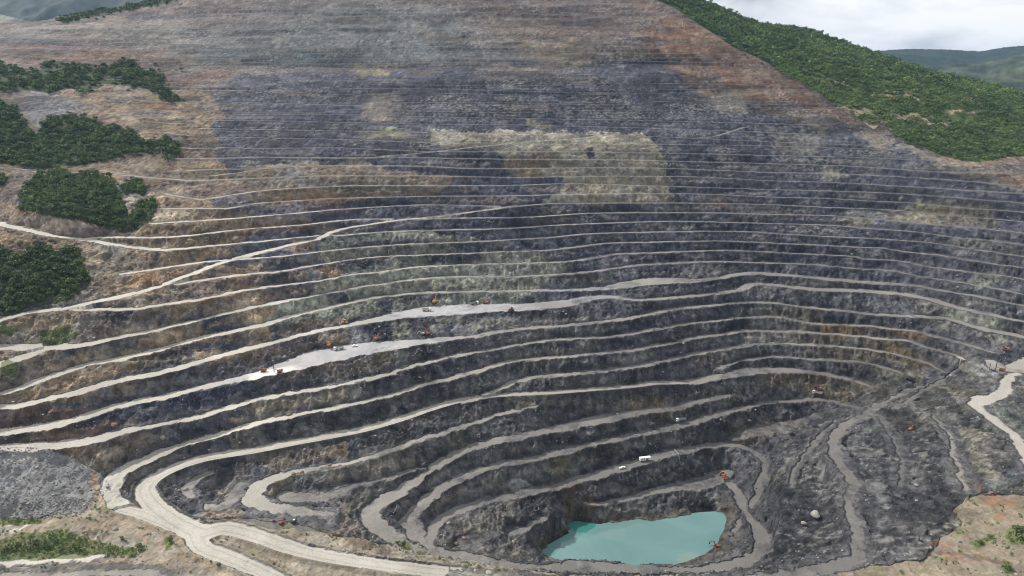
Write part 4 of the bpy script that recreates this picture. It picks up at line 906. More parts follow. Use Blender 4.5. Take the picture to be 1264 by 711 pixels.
# right hillside: dense far wood, one mass
def scatter(x0, x1, y0, y1, cell, maskf):
    xs = np.arange(x0, x1, cell); ys = np.arange(y0, y1, cell)
    X, Y = np.meshgrid(xs, ys); X = (X + rng.uniform(-.5, .5, X.shape) * cell).ravel(); Y = (Y + rng.uniform(-.5, .5, Y.shape) * cell).ravel()
    ok = np.abs(X / Y) < 1.1
    X, Y = X[ok], Y[ok]; Z = height(X, Y); sx, sy = seen(X, Y, Z)
    k = maskf(sx, sy, X, Y, Z)
    return X[k], Y[k], Z[k], sx[k], sy[k]
def mr_(sx, sy, X, Y, Z):
    m = inpoly(sx, sy, WOODR) & (sx > 780)
    j = np.clip(np.searchsorted(Yr, Y), 0, NR - 1); i = np.clip(np.searchsorted(Tr, X / Y), 0, NC - 1)
    return m & (clear_[j, i] < .3) & (Y > 700) & (fbm(X / 22, Y / 22, 3, 501) > -.42 )
X, Y, Z, sx, sy = scatter(150, 1500, 700, 1850, 4.8, mr_)
print('right wood', len(X))
tn_ = .02 + .22 * sstep(.05, .5, fbm(X / 55, Y / 55, 3, 517)) + .24 * sstep(-.4, .5, fbm(X / 90, Y / 90, 3, 511)) + .24 * sstep(-.2, .4, fbm(X / 24, Y / 24, 2, 513)) + rng.normal(0, .15, len(X))
o = wood('woodland', np.stack([X, Y, Z], 1), np.minimum(4.8, 1.2 + rng.gamma(2.2, .55, len(X))) * (1 + .25 * (Y > 1200)), PROTF, tn_)
tag(o, 'dense green woodland covering the hillside right of the pit', 'woodland', kind='stuff')

NAMES = {'A': 'lower left slope above the long pale ramp', 'B': 'rounded knob between the two left dirt roads', 'C': 'upper left slope below the tan landslip', 'D': 'shrubby shoulder under the brown top benches'}
trees = []
for key, poly in WOODS.items():
    xs = [p[0] for p in poly]; ys = [p[1] for p in poly]
    m = wl
    sel = inpoly(SX, SY, poly) & front
    if not sel.any(): continue
    bx0, bx1, by0, by1 = VX[sel].min(), VX[sel].max(), VY[sel].min(), VY[sel].max()
    cell = {'D': 5.6, 'C': 4.9, 'S': 6.5}.get(key, 4.4)
    X, Y, Z, sx, sy = scatter(bx0, bx1, by0, by1, cell, lambda a, b_, X, Y, Z: inpoly(a + rng.normal(0, 2.2, a.shape), b_ + rng.normal(0, 1.6, a.shape), poly) & (fbm(X / 10, Y / 10, 2, 521) > (-.15 if key in 'D' else -.45)))
    for q in zip(X, Y, Z): trees.append((key[0], *q, float(min(4.8, 1.5 + rng.gamma(2.2, .72)) * (1.15 if key in 'CD' else 1.0))))
print('left trees', len(trees))
m_crowns = [tri_mesh('crown', v, t, m_leaf) for v, t in PROT]
def trunk_mesh(h=1.0, r=.12, n=6):
    vs, fs = [], []
    for k, (z_, rr, ox) in enumerate(((-.6, 1.3, 0), (0, 1.0, 0), (.5, .7, .05), (1.0, .45, .02))):
        for i in range(n): vs.append((ox + r * rr * math.cos(i / n * 6.283), r * rr * math.sin(i / n * 6.283), z_ * h))
    for k in range(3):
        for i in range(n): fs.append((k * n + i, k * n + (i + 1) % n, (k + 1) * n + (i + 1) % n, (k + 1) * n + i))
    b0 = len(vs)
    for a in (0.4, 2.5, 4.6):   # three limbs
        p0 = Vector((.03, 0, .45 * h)); p1 = Vector((math.cos(a) * .35, math.sin(a) * .35, 1.15 * h)); s = len(vs)
        for p, rr in ((p0, .05), (p1, .02)):
            for i in range(3): vs.append((p.x + rr * math.cos(i * 2.09), p.y + rr * math.sin(i * 2.09), p.z))
        for i in range(3): fs.append((s + i, s + (i + 1) % 3, s + 3 + (i + 1) % 3, s + 3 + i))
    me = bpy.data.meshes.new('trunk'); me.from_pydata(vs, [], fs); me.materials.append(m_bark); return me
m_trunk = trunk_mesh()
def tree(X, Y, Z, r, label, group=None, cat='tree', name='broadleaf_tree', hs=1.0):
    e = bpy.data.objects.new(name, None); COL.objects.link(e); e.location = (X, Y, Z - .15); e.rotation_euler = (0, 0, rng.uniform(0, 6.28))
    tag(e, label, cat, group)
    c = bpy.data.objects.new('crown', m_crowns[int(rng.integers(0, len(m_crowns)))]); COL.objects.link(c); c.parent = e; c.scale = (r, r, r * hs * 1.15); c.location = (0, 0, r * .62)
    t = bpy.data.objects.new('trunk', m_trunk); COL.objects.link(t); t.parent = e; t.scale = (r, r, r * .9)
    return e
trees.sort(key=lambda q: -q[4] / q[2])
near = trees[:270]; rest = trees[270:]
for k, X, Y, Z, r in near:
    tree(X, Y, Z, r, 'leafy tree in the wood on the ' + NAMES.get(k, NAMES['D']), 'trees of the wood on the ' + NAMES.get(k, NAMES['D']))
R_ = np.array([q[1:] for q in rest])
o = wood('hillside_woods', R_[:, :3], R_[:, 3], PROT, np.where(R_[:, 0] * 0 + [q[0] == 'B' for q in rest], .22, .12) + rng.normal(0, .15, len(rest)) + .12 * (fbm(R_[:, 0] / 40, R_[:, 1] / 40, 2, 531)))
tag(o, 'far thickets of trees on the hillside left of the pit', 'woodland', kind='stuff')
# trees that stand alone
SOLO = [(208,199,5.2,'large round dark tree alone at the right end of the upper left wood','broadleaf_tree'),
 (143,157,4.0,'dark pointed tree standing taller above the upper left wood edge','broadleaf_tree'),
 (229,171,3.4,'small round tree alone on the tan slope left of the blue-grey rock','broadleaf_tree'),
 (175,678,2.9,'round dark bush alone on bare soil at the right end of the green ditch','bush'),
 (20,676,3.0,'broad bush at left end of the green ditch beside the white silt','bush'),
 (34,679,2.3,'low round bush second from the left in the green ditch','bush'),
 (44,672,3.1,'tallest bush of the green ditch with two dark tops','bush'),
 (60,678,2.9,'dark conical bush in the middle of the green ditch','bush'),
 (78,680,2.0,'small bush just right of the middle of the green ditch','bush'),
 (93,678,3.0,'wide dark bush above the white silt tongue','bush'),
 (150,665,1.9,'small bush on the mound above the ditch right end','bush'),
 (212,668,1.8,'thin bush strip beside the lower left haul road bend','bush'),
 (6,683,3.2,'dark bush cut by the left edge of the photo','bush'),
 (497,672,2.6,'lone yellow-green bush on the bank by the inner hairpin road','bush'),
 (491,669,1.6,'small green shrub left of the yellow-green bank bush','bush'),
 (1254,660,4.0,'big dark green shrub clump at the right edge on brown soil','bush'),
 (1262,668,3.2,'green shrub touching the right edge below the bigger clump','bush'),
 (1243,702,2.6,'low green shrub near the bottom right corner','bush'),
 (1222,664,1.8,'small shrub on the brown soil left of the right edge clump','bush'),
 (1210,671,1.7,'smallest of the low shrubs above the brown erosion gully','bush'),
 (191,80,3.6,'lone dark tree right of the shrubby top shoulder','broadleaf_tree'),
 (225,86,3.2,'small tree by itself on the brown bench right of the shrubby shoulder','broadleaf_tree'),
 (218,122,3.4,'tree at the lower right tip of the shrubby shoulder','broadleaf_tree')]
for x, y, r, lab, nm in SOLO:
    p = ground_at(x, y + 1.5); tree(p[0], p[1], p[2], r, lab, None, 'bush' if nm == 'bush' else 'tree', nm, .9 if nm == 'bush' else 1.1)
# scrub and grass in the damp ditch and tufts: nobody could count them
def gm(sx, sy, X, Y, Z):
    k = np.zeros(sx.shape, bool)
    for p in GREENS: k |= inpoly(sx + rng.normal(0, 2, sx.shape), sy + rng.normal(0, 1.2, sx.shape), p)
    j = np.clip(np.searchsorted(Yr, Y), 0, NR - 1); i = np.clip(np.searchsorted(Tr, X / Y), 0, NC - 1)
    tuft = (soil | bank)[j, i] & (bc[j, i] > 1.2) & (fbm(X / 9, Y / 9, 2, 541) > .22) & (rng.random(sx.shape) < .16)
    return (k & (rng.random(sx.shape) < .6) & (bc[j, i] > 1)) | tuft
X, Y, Z, sx, sy = scatter(-420, 420, 300, 640, 1.5, gm)
print('scrub', len(X))
o = wood('scrub', np.stack([X, Y, Z], 1), rng.uniform(.4, 1.0, len(X)), PROTF, .55 + rng.normal(0, .15, len(X)))
tag(o, 'grass and low scrub growing in patches on the bare soil', 'scrub', kind='stuff')

# ---------------------------------------------------------------- loose rubble (stuff) and single boulders
def rock_arr(seed, n=9):
    import bmesh
    bm = bmesh.new(); g = random.Random(seed)
    bmesh.ops.create_icosphere(bm, subdivisions=1, radius=1)
    for v in bm.verts: v.co *= g.uniform(.65, 1.15)
    bmesh.ops.triangulate(bm, faces=bm.faces)
    a = np.array([[v.co[:] for v in f.verts] for f in bm.faces]); bm.free(); return a
ROCK = [rock_arr(i) for i in range(8)]
m_rock, nt, b = node_mat('rubble_stone')
ge = nt.nodes.new('ShaderNodeAttribute'); ge.attribute_name = 'leaf_tone'; rp = nt.nodes.new('ShaderNodeValToRGB')
rp.color_ramp.elements[0].color = (.07, .07, .08, 1); rp.color_ramp.elements[1].color = (.38, .36, .32, 1); nt.links.new(ge.outputs['Fac'], rp.inputs['Fac']); nt.links.new(rp.outputs['Color'], b.inputs['Base Color'])
def rk(sx, sy, X, Y, Z):
    j = np.clip(np.searchsorted(Yr, Y), 0, NR - 1); i = np.clip(np.searchsorted(Tr, X / Y), 0, NC - 1)
    r = rng.random(sx.shape); d = bd[j, i]; cl = fbm(X / 26, Y / 26, 3, 551)
    hp = heap[j, i] & (r < .25 + .5 * (sy > 615)) 
    to = (d > .2) & (d < 5) & (r < .10) & (cl > .0) & (bk[j, i] < 4)
    fc = (d > 1) & (r < .030) & (cl > .12)
    return (hp | to | fc) & ~natural[j, i] & ~pond[j, i] & (sy > 260) & (sy < 715) & (sx > -20) & (sx < 1284)
X, Y, Z, sx, sy = scatter(-520, 640, 300, 800, 1.15, rk)
print('rubble', len(X))
Vs, Ts = [], []
for i in range(len(X)):
    v = ROCK[i % 8]; s = rng.uniform(.25, .75) * (1.0 if rng.random() < .93 else 1.9); a = rng.uniform(0, 6.28); ca, sa = math.cos(a), math.sin(a)
    w = np.stack([v[..., 0] * ca - v[..., 1] * sa, v[..., 0] * sa + v[..., 1] * ca, v[..., 2] * .75], -1) * s + [X[i], Y[i], Z[i] + s * .25]
    Vs.append(w.astype(np.float32)); Ts.append(np.full(len(v), rng.beta(1.3, 2.2)))
o = bpy.data.objects.new('rubble', tri_mesh('rubble', np.concatenate(Vs), np.concatenate(Ts), m_rock)); COL.objects.link(o)
tag(o, 'loose broken rock strewn over the benches and the gravel heap', 'rubble', kind='stuff')
# ---------------------------------------------------------------- machines
def paint(name, c, rough=.5, metal=0.0, dirt=.75):
    m, nt, b = node_mat(name)
    tcx = nt.nodes.new('ShaderNodeTexCoord'); n = nt.nodes.new('ShaderNodeTexNoise'); n.inputs['Scale'].default_value = 1.6; n.inputs['Detail'].default_value = 5
    nt.links.new(tcx.outputs['Object'], n.inputs['Vector'])
    r = nt.nodes.new('ShaderNodeMapRange'); r.inputs['From Min'].default_value = .48; r.inputs['From Max'].default_value = .72; r.inputs['To Max'].default_value = dirt
    nt.links.new(n.outputs['Fac'], r.inputs['Value'])
    x = nt.nodes.new('ShaderNodeMix'); x.data_type = 'RGBA'; x.inputs['A'].default_value = (*c, 1); x.inputs['B'].default_value = (.22, .20, .17, 1)
    nt.links.new(r.outputs['Result'], x.inputs['Factor']); nt.links.new(x.outputs['Result'], b.inputs['Base Color'])
    b.inputs['Roughness'].default_value = rough; b.inputs['Metallic'].default_value = metal
    return m
M = dict(orange=paint('orange_paint', (.34, .13, .055)), amber=paint('amber_paint', (.42, .24, .08)), red=paint('red_paint', (.30, .055, .04)), rust=paint('rusty_red_paint', (.28, .06, .035)),
         white=paint('white_paint', (.78, .77, .74), dirt=.25), cream=paint('dusty_body_paint', (.48, .46, .40)), grey=paint('grey_steel', (.22, .22, .23)), dark=paint('dark_steel', (.035, .035, .038)),
         tyre=paint('rubber', (.022, .022, .024), .8), glass=paint('glass', (.03, .04, .05), .08, dirt=.05), teal=paint('blue_grey_paint', (.06, .10, .14)), roofred=paint('reddish_plaster', (.30, .14, .10)), pale=paint('pale_stone', (.27, .26, .235), .9), ochre=paint('ochre_stone', (.22, .14, .09), .9), darkst=paint('dark_stone', (.08, .08, .085), .9))
class MB:
    def __init__(s): s.v = []; s.f = []
    def box(s, c, d, rot=None, top=1.0, topy=None):
        topy = top if topy is None else topy
        R = rot if rot is not None else Matrix.Identity(3); b0 = len(s.v)
        for z in (-.5, .5):
            k = (1, 1) if z < 0 else (top, topy)
            for x, y in ((-.5, -.5), (.5, -.5), (.5, .5), (-.5, .5)):
                s.v.append(tuple(Vector(c) + R @ Vector((x * d[0] * k[0], y * d[1] * k[1], z * d[2]))))
        s.f += [tuple(b0 + i for i in q) for q in ((3, 2, 1, 0), (4, 5, 6, 7), (0, 1, 5, 4), (1, 2, 6, 5), (2, 3, 7, 6), (3, 0, 4, 7))]
        return s
    def beam(s, a, b, w, h, w2=None, h2=None):
        a, b = Vector(a), Vector(b); d = (b - a); L = d.length; d.normalize()
        side = d.cross(Vector((0, 0, 1)));
        if side.length < 1e-3: side = Vector((0, 1, 0))
        side.normalize(); up = side.cross(d); b0 = len(s.v); w2 = w if w2 is None else w2; h2 = h if h2 is None else h2
        for p, ww, hh in ((a, w, h), (b, w2, h2)):
            for i, j in ((-1, -1), (1, -1), (1, 1), (-1, 1)): s.v.append(tuple(p + side * i * ww / 2 + up * j * hh / 2))
        s.f += [tuple(b0 + i for i in q) for q in ((0, 1, 2, 3), (7, 6, 5, 4), (0, 4, 5, 1), (1, 5, 6, 2), (2, 6, 7, 3), (3, 7, 4, 0))]
        return s
    def cyl(s, c, r, L, axis='y', n=12, r2=None):
        r2 = r if r2 is None else r2; b0 = len(s.v)
        for k, rr in ((-.5, r), (.5, r2)):
            for i in range(n):
                a = i / n * 2 * math.pi; p = (rr * math.cos(a), rr * math.sin(a))
                o = {'y': (p[0], k * L, p[1]), 'z': (p[0], p[1], k * L), 'x': (k * L, p[0], p[1])}[axis]
                s.v.append((c[0] + o[0], c[1] + o[1], c[2] + o[2]))
        s.f += [(b0 + i, b0 + (i + 1) % n, b0 + n + (i + 1) % n, b0 + n + i) for i in range(n)] + [tuple(b0 + i for i in range(n))[::-1], tuple(b0 + n + i for i in range(n))]
        return s
    def slab(s, prof, y0, y1):
        b0 = len(s.v); n = len(prof)
        for y in (y0, y1):
            for x, z in prof: s.v.append((x, y, z))
        s.f += [(b0 + i, b0 + (i + 1) % n, b0 + n + (i + 1) % n, b0 + n + i) for i in range(n)] + [tuple(b0 + i for i in range(n))[::-1], tuple(b0 + n + i for i in range(n))]
        return s
    def build(s, name, mat, parent=None, bevel=.04):
        me = bpy.data.meshes.new(name); me.from_pydata(s.v, [], s.f); me.materials.append(mat)
        bm = bmesh.new(); bm.from_mesh(me); bmesh.ops.recalc_face_normals(bm, faces=bm.faces)
        if bevel: bmesh.ops.bevel(bm, geom=[e for e in bm.edges if e.is_manifold and e.calc_face_angle(0) > .6], offset=bevel, segments=1, affect='EDGES', clamp_overlap=True)
        bm.to_mesh(me); bm.free()
        o = bpy.data.objects.new(name, me); COL.objects.link(o)
        if parent: o.parent = parent
        return o
import bmesh
def thing(name, x, y, deg, label, cat, group=None, dz=0.05):
    p = ground_at(x, y); e = bpy.data.objects.new(name, None); COL.objects.link(e)
    hs = [float(height(p[0] + a, p[1] + b)) for a in (-1.5, 0, 1.5) for b in (-1.5, 0, 1.5)]
    e.location = (p[0], p[1], max(p[2], sorted(hs)[6]) + dz); e.rotation_euler = (0, 0, math.radians(deg)); tag(e, label, cat, group); return e
def track_pair(e, L=4.6, gauge=1.35, r=.48, w=.62):
    for s_ in (-1, 1):
        prof = [(L / 2 - r + r * math.cos(a), r + r * math.sin(a)) for a in np.linspace(-math.pi / 2, math.pi / 2, 7)] + [(-L / 2 + r + r * math.cos(a), r + r * math.sin(a)) for a in np.linspace(math.pi / 2, 3 * math.pi / 2, 7)]
        MB().slab(prof, s_ * gauge - w / 2, s_ * gauge + w / 2).build('track', M['dark'], e, .03)
def excavator(x, y, deg, label, colr, swing=0, boom=(3.6, 4.6), stick=(6.6, 2.2), s=1.0, bucket=True):
    e = thing('excavator', x, y, deg, label, 'excavator', 'excavators working in the pit'); e.scale = (s, s, s)
    track_pair(e)
    MB().box((0, 0, .75), (2.2, 2.2, .6)).cyl((0, 0, 1.1), .8, .3, 'z').build('undercarriage', M['dark'], e)
    R = Matrix.Rotation(math.radians(swing), 4, 'Z')
    b = MB().box((-.9, 0, 1.85), (3.4, 2.8, 1.2)).box((-2.3, 0, 1.9), (1.1, 2.7, 1.5), None, .85).box((-.9, -.5, 2.6), (1.8, 1.3, .4), None, .8).build('house', M[colr], e); b.rotation_euler.z = math.radians(swing)
    c = MB().box((.75, .85, 2.35), (1.5, 1.05, 1.9), None, .82, .9).build('cab', M[colr], e); c.rotation_euler.z = math.radians(swing)
    MB().box((1.36, .85, 2.55), (.24, .84, 1.1)).box((.72, 1.33, 2.6), (.9, .14, .9)).build('window', M['glass'], c, 0)
    k = MB().beam((.9, -.2, 1.8), (2.4, -.2, boom[1] + .4), .5, .75, .5, .85).beam((2.4, -.2, boom[1] + .4), (boom[0] + 1.2, -.2, boom[1]), .5, .85, .4, .55).beam((1.6, -.2, 1.6), (2.9, -.2, boom[1] - .4), .22, .22).build('boom', M[colr], e); k.rotation_euler.z = math.radians(swing)
    k = MB().beam((boom[0] + .7, -.2, boom[1] + .5), (stick[0], -.2, stick[1]), .38, .75, .3, .4).build('stick', M[colr], e); k.rotation_euler.z = math.radians(swing)
    q = (stick[0], stick[1])
    if bucket:
        k = MB().slab([(q[0] - .3, q[1] + .2), (q[0] + .5, q[1] + .1), (q[0] + .6, q[1] - .7), (q[0] - .1, q[1] - 1.3), (q[0] - .9, q[1] - 1.0), (q[0] - .5, q[1] - .6)], -.95, .55).build('bucket', M['dark'], e)
    else:
        k = MB().beam((q[0], -.2, q[1]), (q[0] + .1, -.2, max(.1, q[1] - 2.2)), .5, .5, .18, .18).build('rock_breaker', M['dark'], e)
    k.rotation_euler.z = math.radians(swing)
    return e
def wheels(e, xs, r, gy, w=.4):
    for x in xs:
        for s_ in (-1, 1):
            o = MB().cyl((0, 0, 0), r, w, 'y', 16).build('wheel', M['tyre'], e, .04); o.location = (x, s_ * gy, r)
            MB().cyl((0, s_ * .03, 0), r * .5, w, 'y', 10).build('rim', M['grey'], o, 0)
def dump_truck(x, y, deg, label, cabc='white', bodyc='cream', s=1.0, tip=0):
    e = thing('dump_truck', x, y, deg, label, 'truck', 'tipper trucks on the benches'); e.scale = (s, s, s)
    MB().box((-.3, 0, .95), (8.2, .95, .4)).box((-1.6, .9, .95), (1.3, .6, .55)).build('chassis', M['dark'], e)
    c = MB().slab([(2.3, .75), (4.3, .75), (4.35, 1.8), (4.1, 3.05), (2.5, 3.05), (2.3, 2.6)], -1.22, 1.22).build('cab', M[cabc], e)
    MB().box((4.24, 0, 2.3), (.16, 2.1, .85), Matrix.Rotation(-.2, 3, 'Y')).box((3.2, 1.2, 2.25), (.9, .1, .75)).box((3.2, -1.2, 2.25), (.9, .1, .75)).build('window', M['glass'], c, 0)
    MB().box((4.4, .85, 1.15), (.1, .35, .22)).build('headlight', M['white'], e, 0); MB().box((4.4, -.85, 1.15), (.1, .35, .22)).build('headlight', M['white'], e, 0)
    b = MB().slab([(-4.3, 1.45), (1.9, 1.25), (2.1, 3.3), (1.75, 3.3), (1.7, 2.8), (-4.5, 2.95)], -1.28, -1.16).slab([(-4.3, 1.45), (1.9, 1.25), (2.1, 3.3), (1.75, 3.3), (1.7, 2.8), (-4.5, 2.95)], 1.16, 1.28).box((-1.2, 0, 1.42), (6.1, 2.36, .2)).box((1.85, 0, 2.3), (.14, 2.4, 1.9)).box((-4.4, 0, 2.2), (.12, 2.4, 1.3)).build('dump_body', M[bodyc], e)
    MB().box((-1.2, 0, 2.35), (5.6, 2.2, .9), None, .6, .4).build('load', M['darkst'], e)
    wheels(e, (3.3, 1.6, -1.9, -3.3), .55, 1.02)
    return e
def drill(x, y, deg, label, colr, mast=7.5, s=1.0):
    e = thing('drill_rig', x, y, deg, label, 'drill rig', 'tracked blast hole drill rigs'); e.scale = (s, s, s)
    track_pair(e, 3.6, 1.1, .4, .45)
    MB().box((0, 0, .8), (2.6, 1.6, .4)).build('frame', M['dark'], e)
    MB().box((-1.2, 0, 1.9), (3.2, 2.1, 1.7), None, .95).box((-2.2, 0, 2.9), (.9, 1.5, .4)).build('engine_house', M[colr], e)
    c = MB().box((1.1, .55, 2.0), (1.2, 1.0, 1.7), None, .88).build('cab', M[colr], e); MB().box((1.66, .55, 2.25), (.1, .8, .9)).build('window', M['glass'], c, 0)
    MB().beam((.6, -.4, 1.6), (3.1, -.3, 2.7), .4, .45, .3, .3).beam((3.1, -.3, 2.7), (3.9, -.3, 2.2), .3, .3).build('boom', M[colr], e)
    MB().beam((4.15, -.3, .1), (4.15, -.3, mast), .42, .42).box((4.15, -.3, mast - .2), (.7, .6, .5)).box((4.4, -.3, mast * .6), (.4, .5, 1.0)).build('mast', M['dark'], e)
    MB().cyl((4.45, -.3, mast * .4), .08, mast * .75, 'z', 8).build('drill_rod', M['grey'], e, 0)
    return e
def dozer(x, y, deg, label, colr, s=1.0, wheel=False):
    e = thing('wheel_loader' if wheel else 'bulldozer', x, y, deg, label, 'loader' if wheel else 'bulldozer'); e.scale = (s, s, s)
    if wheel: wheels(e, (1.6, -1.6), .85, 1.15, .65)
    else: track_pair(e, 3.8, 1.1, .55, .6)
    MB().box((1.0, 0, 1.45), (2.4, 1.3, 1.2), None, .9).box((-1.5, 0, 1.3), (1.5, 1.9, 1.1)).build('body', M[colr], e)
    c = MB().box((-.5, 0, 2.5), (1.5, 1.5, 1.5), None, .85).box((-.5, 0, 3.3), (1.7, 1.6, .12)).build('cab', M[colr], e); MB().box((.24, 0, 2.55), (.14, 1.2, .95)).box((-.5, .74, 2.55), (1.0, .1, .9)).box((-.5, -.74, 2.55), (1.0, .1, .9)).build('window', M['glass'], c, 0)
    MB().slab([(2.9, .1), (3.5, .15), (3.15, .7), (3.25, 1.5), (2.95, 1.5)] if not wheel else [(2.6, .3), (4.0, .2), (3.9, .35), (2.9, .8), (3.1, 1.6), (2.7, 1.6)], -1.75, 1.75).build('bucket' if wheel else 'blade', M['grey' if not wheel else colr], e)
    for s_ in (-1, 1): MB().beam((.2, s_ * 1.0, 1.0), (3.0, s_ * 1.0, .7), .22, .3).build('push_arm', M[colr], e)
    MB().cyl((1.3, .3, 2.4), .09, .9, 'z', 8).build('exhaust', M['dark'], e, 0)
    return e
drill(325, 459, 185, 'red drill rig with upright mast, leftmost machine on the white lower bench', 'red', 8)
drill(345, 460, 188, 'dusty orange drill rig with dark mast beside the red one', 'orange', 8)
excavator(407, 430, 20, 'orange excavator digging the rubble pile behind the white truck on the lower white bench', 'orange', 60)
dump_truck(418, 432, 205, 'white cabbed tipper truck waiting beside the rubble pile on the lower white bench')
dozer(425, 400, 200, 'orange bulldozer on the narrow road above the rubble pile', 'amber', 1.25)
excavator(465, 421, 60, 'red-orange excavator at the foot of the dark recess on the lower white bench', 'orange', 10)
excavator(527, 413, 150, 'dark orange excavator with raised boom at the right end of the lower white bench', 'rust', -10, (3.2, 5.6), (7.4, 4.4))
excavator(521, 413.5, 200, 'pale orange excavator close beside the darker one at the bench end', 'cream', 20, s=.8)
excavator(537, 376, 75, 'large amber excavator reaching up the green-grey face of the upper white bench', 'amber', 0, (3.6, 6.0), (6.4, 6.6), s=1.25)
dump_truck(527, 384, 8, 'cream tipper truck standing alone in the middle of the upper white bench', 'white', 'cream')
dump_truck(586, 376, 35, 'grey tipper truck being loaded near the right end of the upper white bench', 'white', 'grey')
excavator(599, 375, 10, 'bright orange excavator loading the grey truck on the upper white bench', 'orange', 170, (3.6, 4.8), (6.8, 2.4))
dozer(631, 384, 190, 'dark red bulldozer at the right tip of the upper white bench', 'rust', 1.2)
excavator(1241, 433, 160, 'rusty orange excavator behind brown rubble above the pale drill pad', 'orange', 20)
drill(1236, 458, 150, 'orange and red drill rig with tall mast on the pale drill pad', 'orange', 9)
drill(1225, 457, 100, 'small dark drill rig left of the orange one on the pale drill pad', 'grey', 6, .8)
excavator(1010, 485, 190, 'dark red excavator in the notch behind a white truck on the brown bench', 'rust', 0)
dump_truck(1008, 490, 150, 'white tipper truck in front of the dark red excavator in the notch', 'white', 'cream')
dump_truck(840, 522, 190, 'white cabbed truck driving along the grey bench road above the white trailer', 'white', 'grey')
dozer(892, 588, -80, 'orange wheel loader on the dark floor right above the pond', 'orange', 1.3, True)
excavator(884, 675, 120, 'small red excavator on the right bank of the pond', 'red', 30, s=.8)
excavator(348, 647, 60, 'small dark red machine with short boom beside the white tank by the near haul road', 'red', 10, (2.6, 3.4), (4.4, 2.6), s=.7)
excavator(1124, 531, 10, 'small orange excavator half sunk among the spoil ridges on the right', 'orange', 20, s=.75)
# tank trailer, generator
e = thing('tank_trailer', 363, 646, 70, 'black tank trailer with a white round lid near the near haul road', 'trailer')
MB().cyl((0, 0, 1.5), 1.0, 3.6, 'x', 18).build('tank', M['dark'], e, 0); MB().cyl((.2, 0, 2.55), .75, .35, 'z', 18).build('lid', M['white'], e, .03)
MB().box((0, 0, .6), (3.4, 1.4, .25)).beam((1.7, 0, .6), (3.2, 0, .5), .2, .2).build('frame', M['grey'], e); wheels(e, (-.6, .6), .45, .8, .3)
e = thing('generator', 338.5, 644, 10, 'small blue-grey generator box at the end of a dark cable', 'generator')
MB().box((0, 0, .8), (2.0, 1.1, 1.1), None, .94).build('housing', M['teal'], e); MB().box((0, 0, .18), (2.2, 1.2, .2)).build('skid', M['dark'], e, 0); MB().cyl((.6, 0, 1.5), .07, .5, 'z', 8).build('exhaust', M['grey'], e, 0)
MB().box((1.02, 0, .85), (.06, .8, .6)).build('panel', M['white'], e, 0)
# white site trailer
e = thing('site_trailer', 796, 569, 12, 'long white site trailer with a dark doorway on a reddish base beside the pit road', 'trailer')
MB().box((0, 0, 2.3), (9.6, 2.6, 2.5)).box((0, 0, 3.6), (9.8, 2.8, .12)).build('body', M['white'], e)
MB().box((1.6, -1.32, 1.95), (1.9, .08, 1.7)).build('door', M['dark'], e, 0)
for xx in (-3.2, -1.2): MB().box((xx, -1.32, 2.6), (1.1, .08, .8)).build('window', M['glass'], e, 0)
MB().box((0, 0, .85), (9.0, 2.2, .35)).beam((-4.6, 0, .8), (-6.2, 0, .5), .25, .2).build('chassis', M['rust'], e); wheels(e, (-1.0, .2, 3.4), .45, 1.0, .35)
MB().box((1.6, -1.9, .5), (1.8, 1.0, .9), None, .8).build('step', M['rust'], e)
e = thing('pickup_truck', 768, 578.5, 15, 'small white pickup parked on the pit road left of the white trailer', 'pickup')
MB().box((0, 0, .75), (5.2, 1.8, .6)).box((2.0, 0, 1.1), (1.3, 1.75, .3), None, .95).build('body', M['white'], e); c = MB().box((.45, 0, 1.5), (2.0, 1.7, .85), None, .78, .86).build('cab', M['white'], e); MB().box((.45, 0, 1.52), (1.75, 1.66, .5), None, .86, .9).build('window', M['glass'], c, 0)
MB().box((-1.6, .85, 1.15), (1.9, .1, .4)).box((-1.6, -.85, 1.15), (1.9, .1, .4)).box((-2.55, 0, 1.15), (.1, 1.7, .4)).build('cargo_bed', M['white'], e); wheels(e, (1.6, -1.6), .38, .82, .26)
for s_ in (-.6, .6): MB().box((2.66, s_, .9), (.06, .3, .2)).build('headlight', M['glass'], e, 0)
e = thing('pickup_truck', 438, 428, 190, 'small white pickup at the edge of the rubble on the lower white bench', 'pickup')
MB().box((0, 0, .75), (5.0, 1.8, .6)).build('body', M['white'], e); MB().box((.3, 0, 1.45), (2.2, 1.65, .8), None, .78, .86).build('cab', M['white'], e); wheels(e, (1.6, -1.6), .38, .82, .26)
# pipe across the dark bench
a = ground_at(832.5, 556); b_ = ground_at(838.5, 569.5)
mb = MB(); pts = [Vector(a) + (Vector(b_) - Vector(a)) * t for t in np.linspace(0, 1, 7)]
for p, q in zip(pts[:-1], pts[1:]): mb.beam((p.x, p.y, float(height(p.x, p.y)) + .9), (q.x, q.y, float(height(q.x, q.y)) + .9), .7, .7)
o = mb.build('drain_pipe', M['grey'], None, .1); tag(o, 'pale grey drain pipe laid down the dark bench right of the white trailer', 'pipe')
# dark cable on the ground by the generator
pts = [ground_at(x, y) for x, y in ((316, 641), (322, 643), (329, 643.5), (336, 644))]
mb = MB()
for p, q in zip(pts[:-1], pts[1:]): mb.beam((p[0], p[1], p[2] + .15), (q[0], q[1], q[2] + .15), .3, .25)
o = mb.build('cable', M['dark'], None, 0); tag(o, 'dark cable lying on brown soil left of the small blue-grey generator', 'cable')
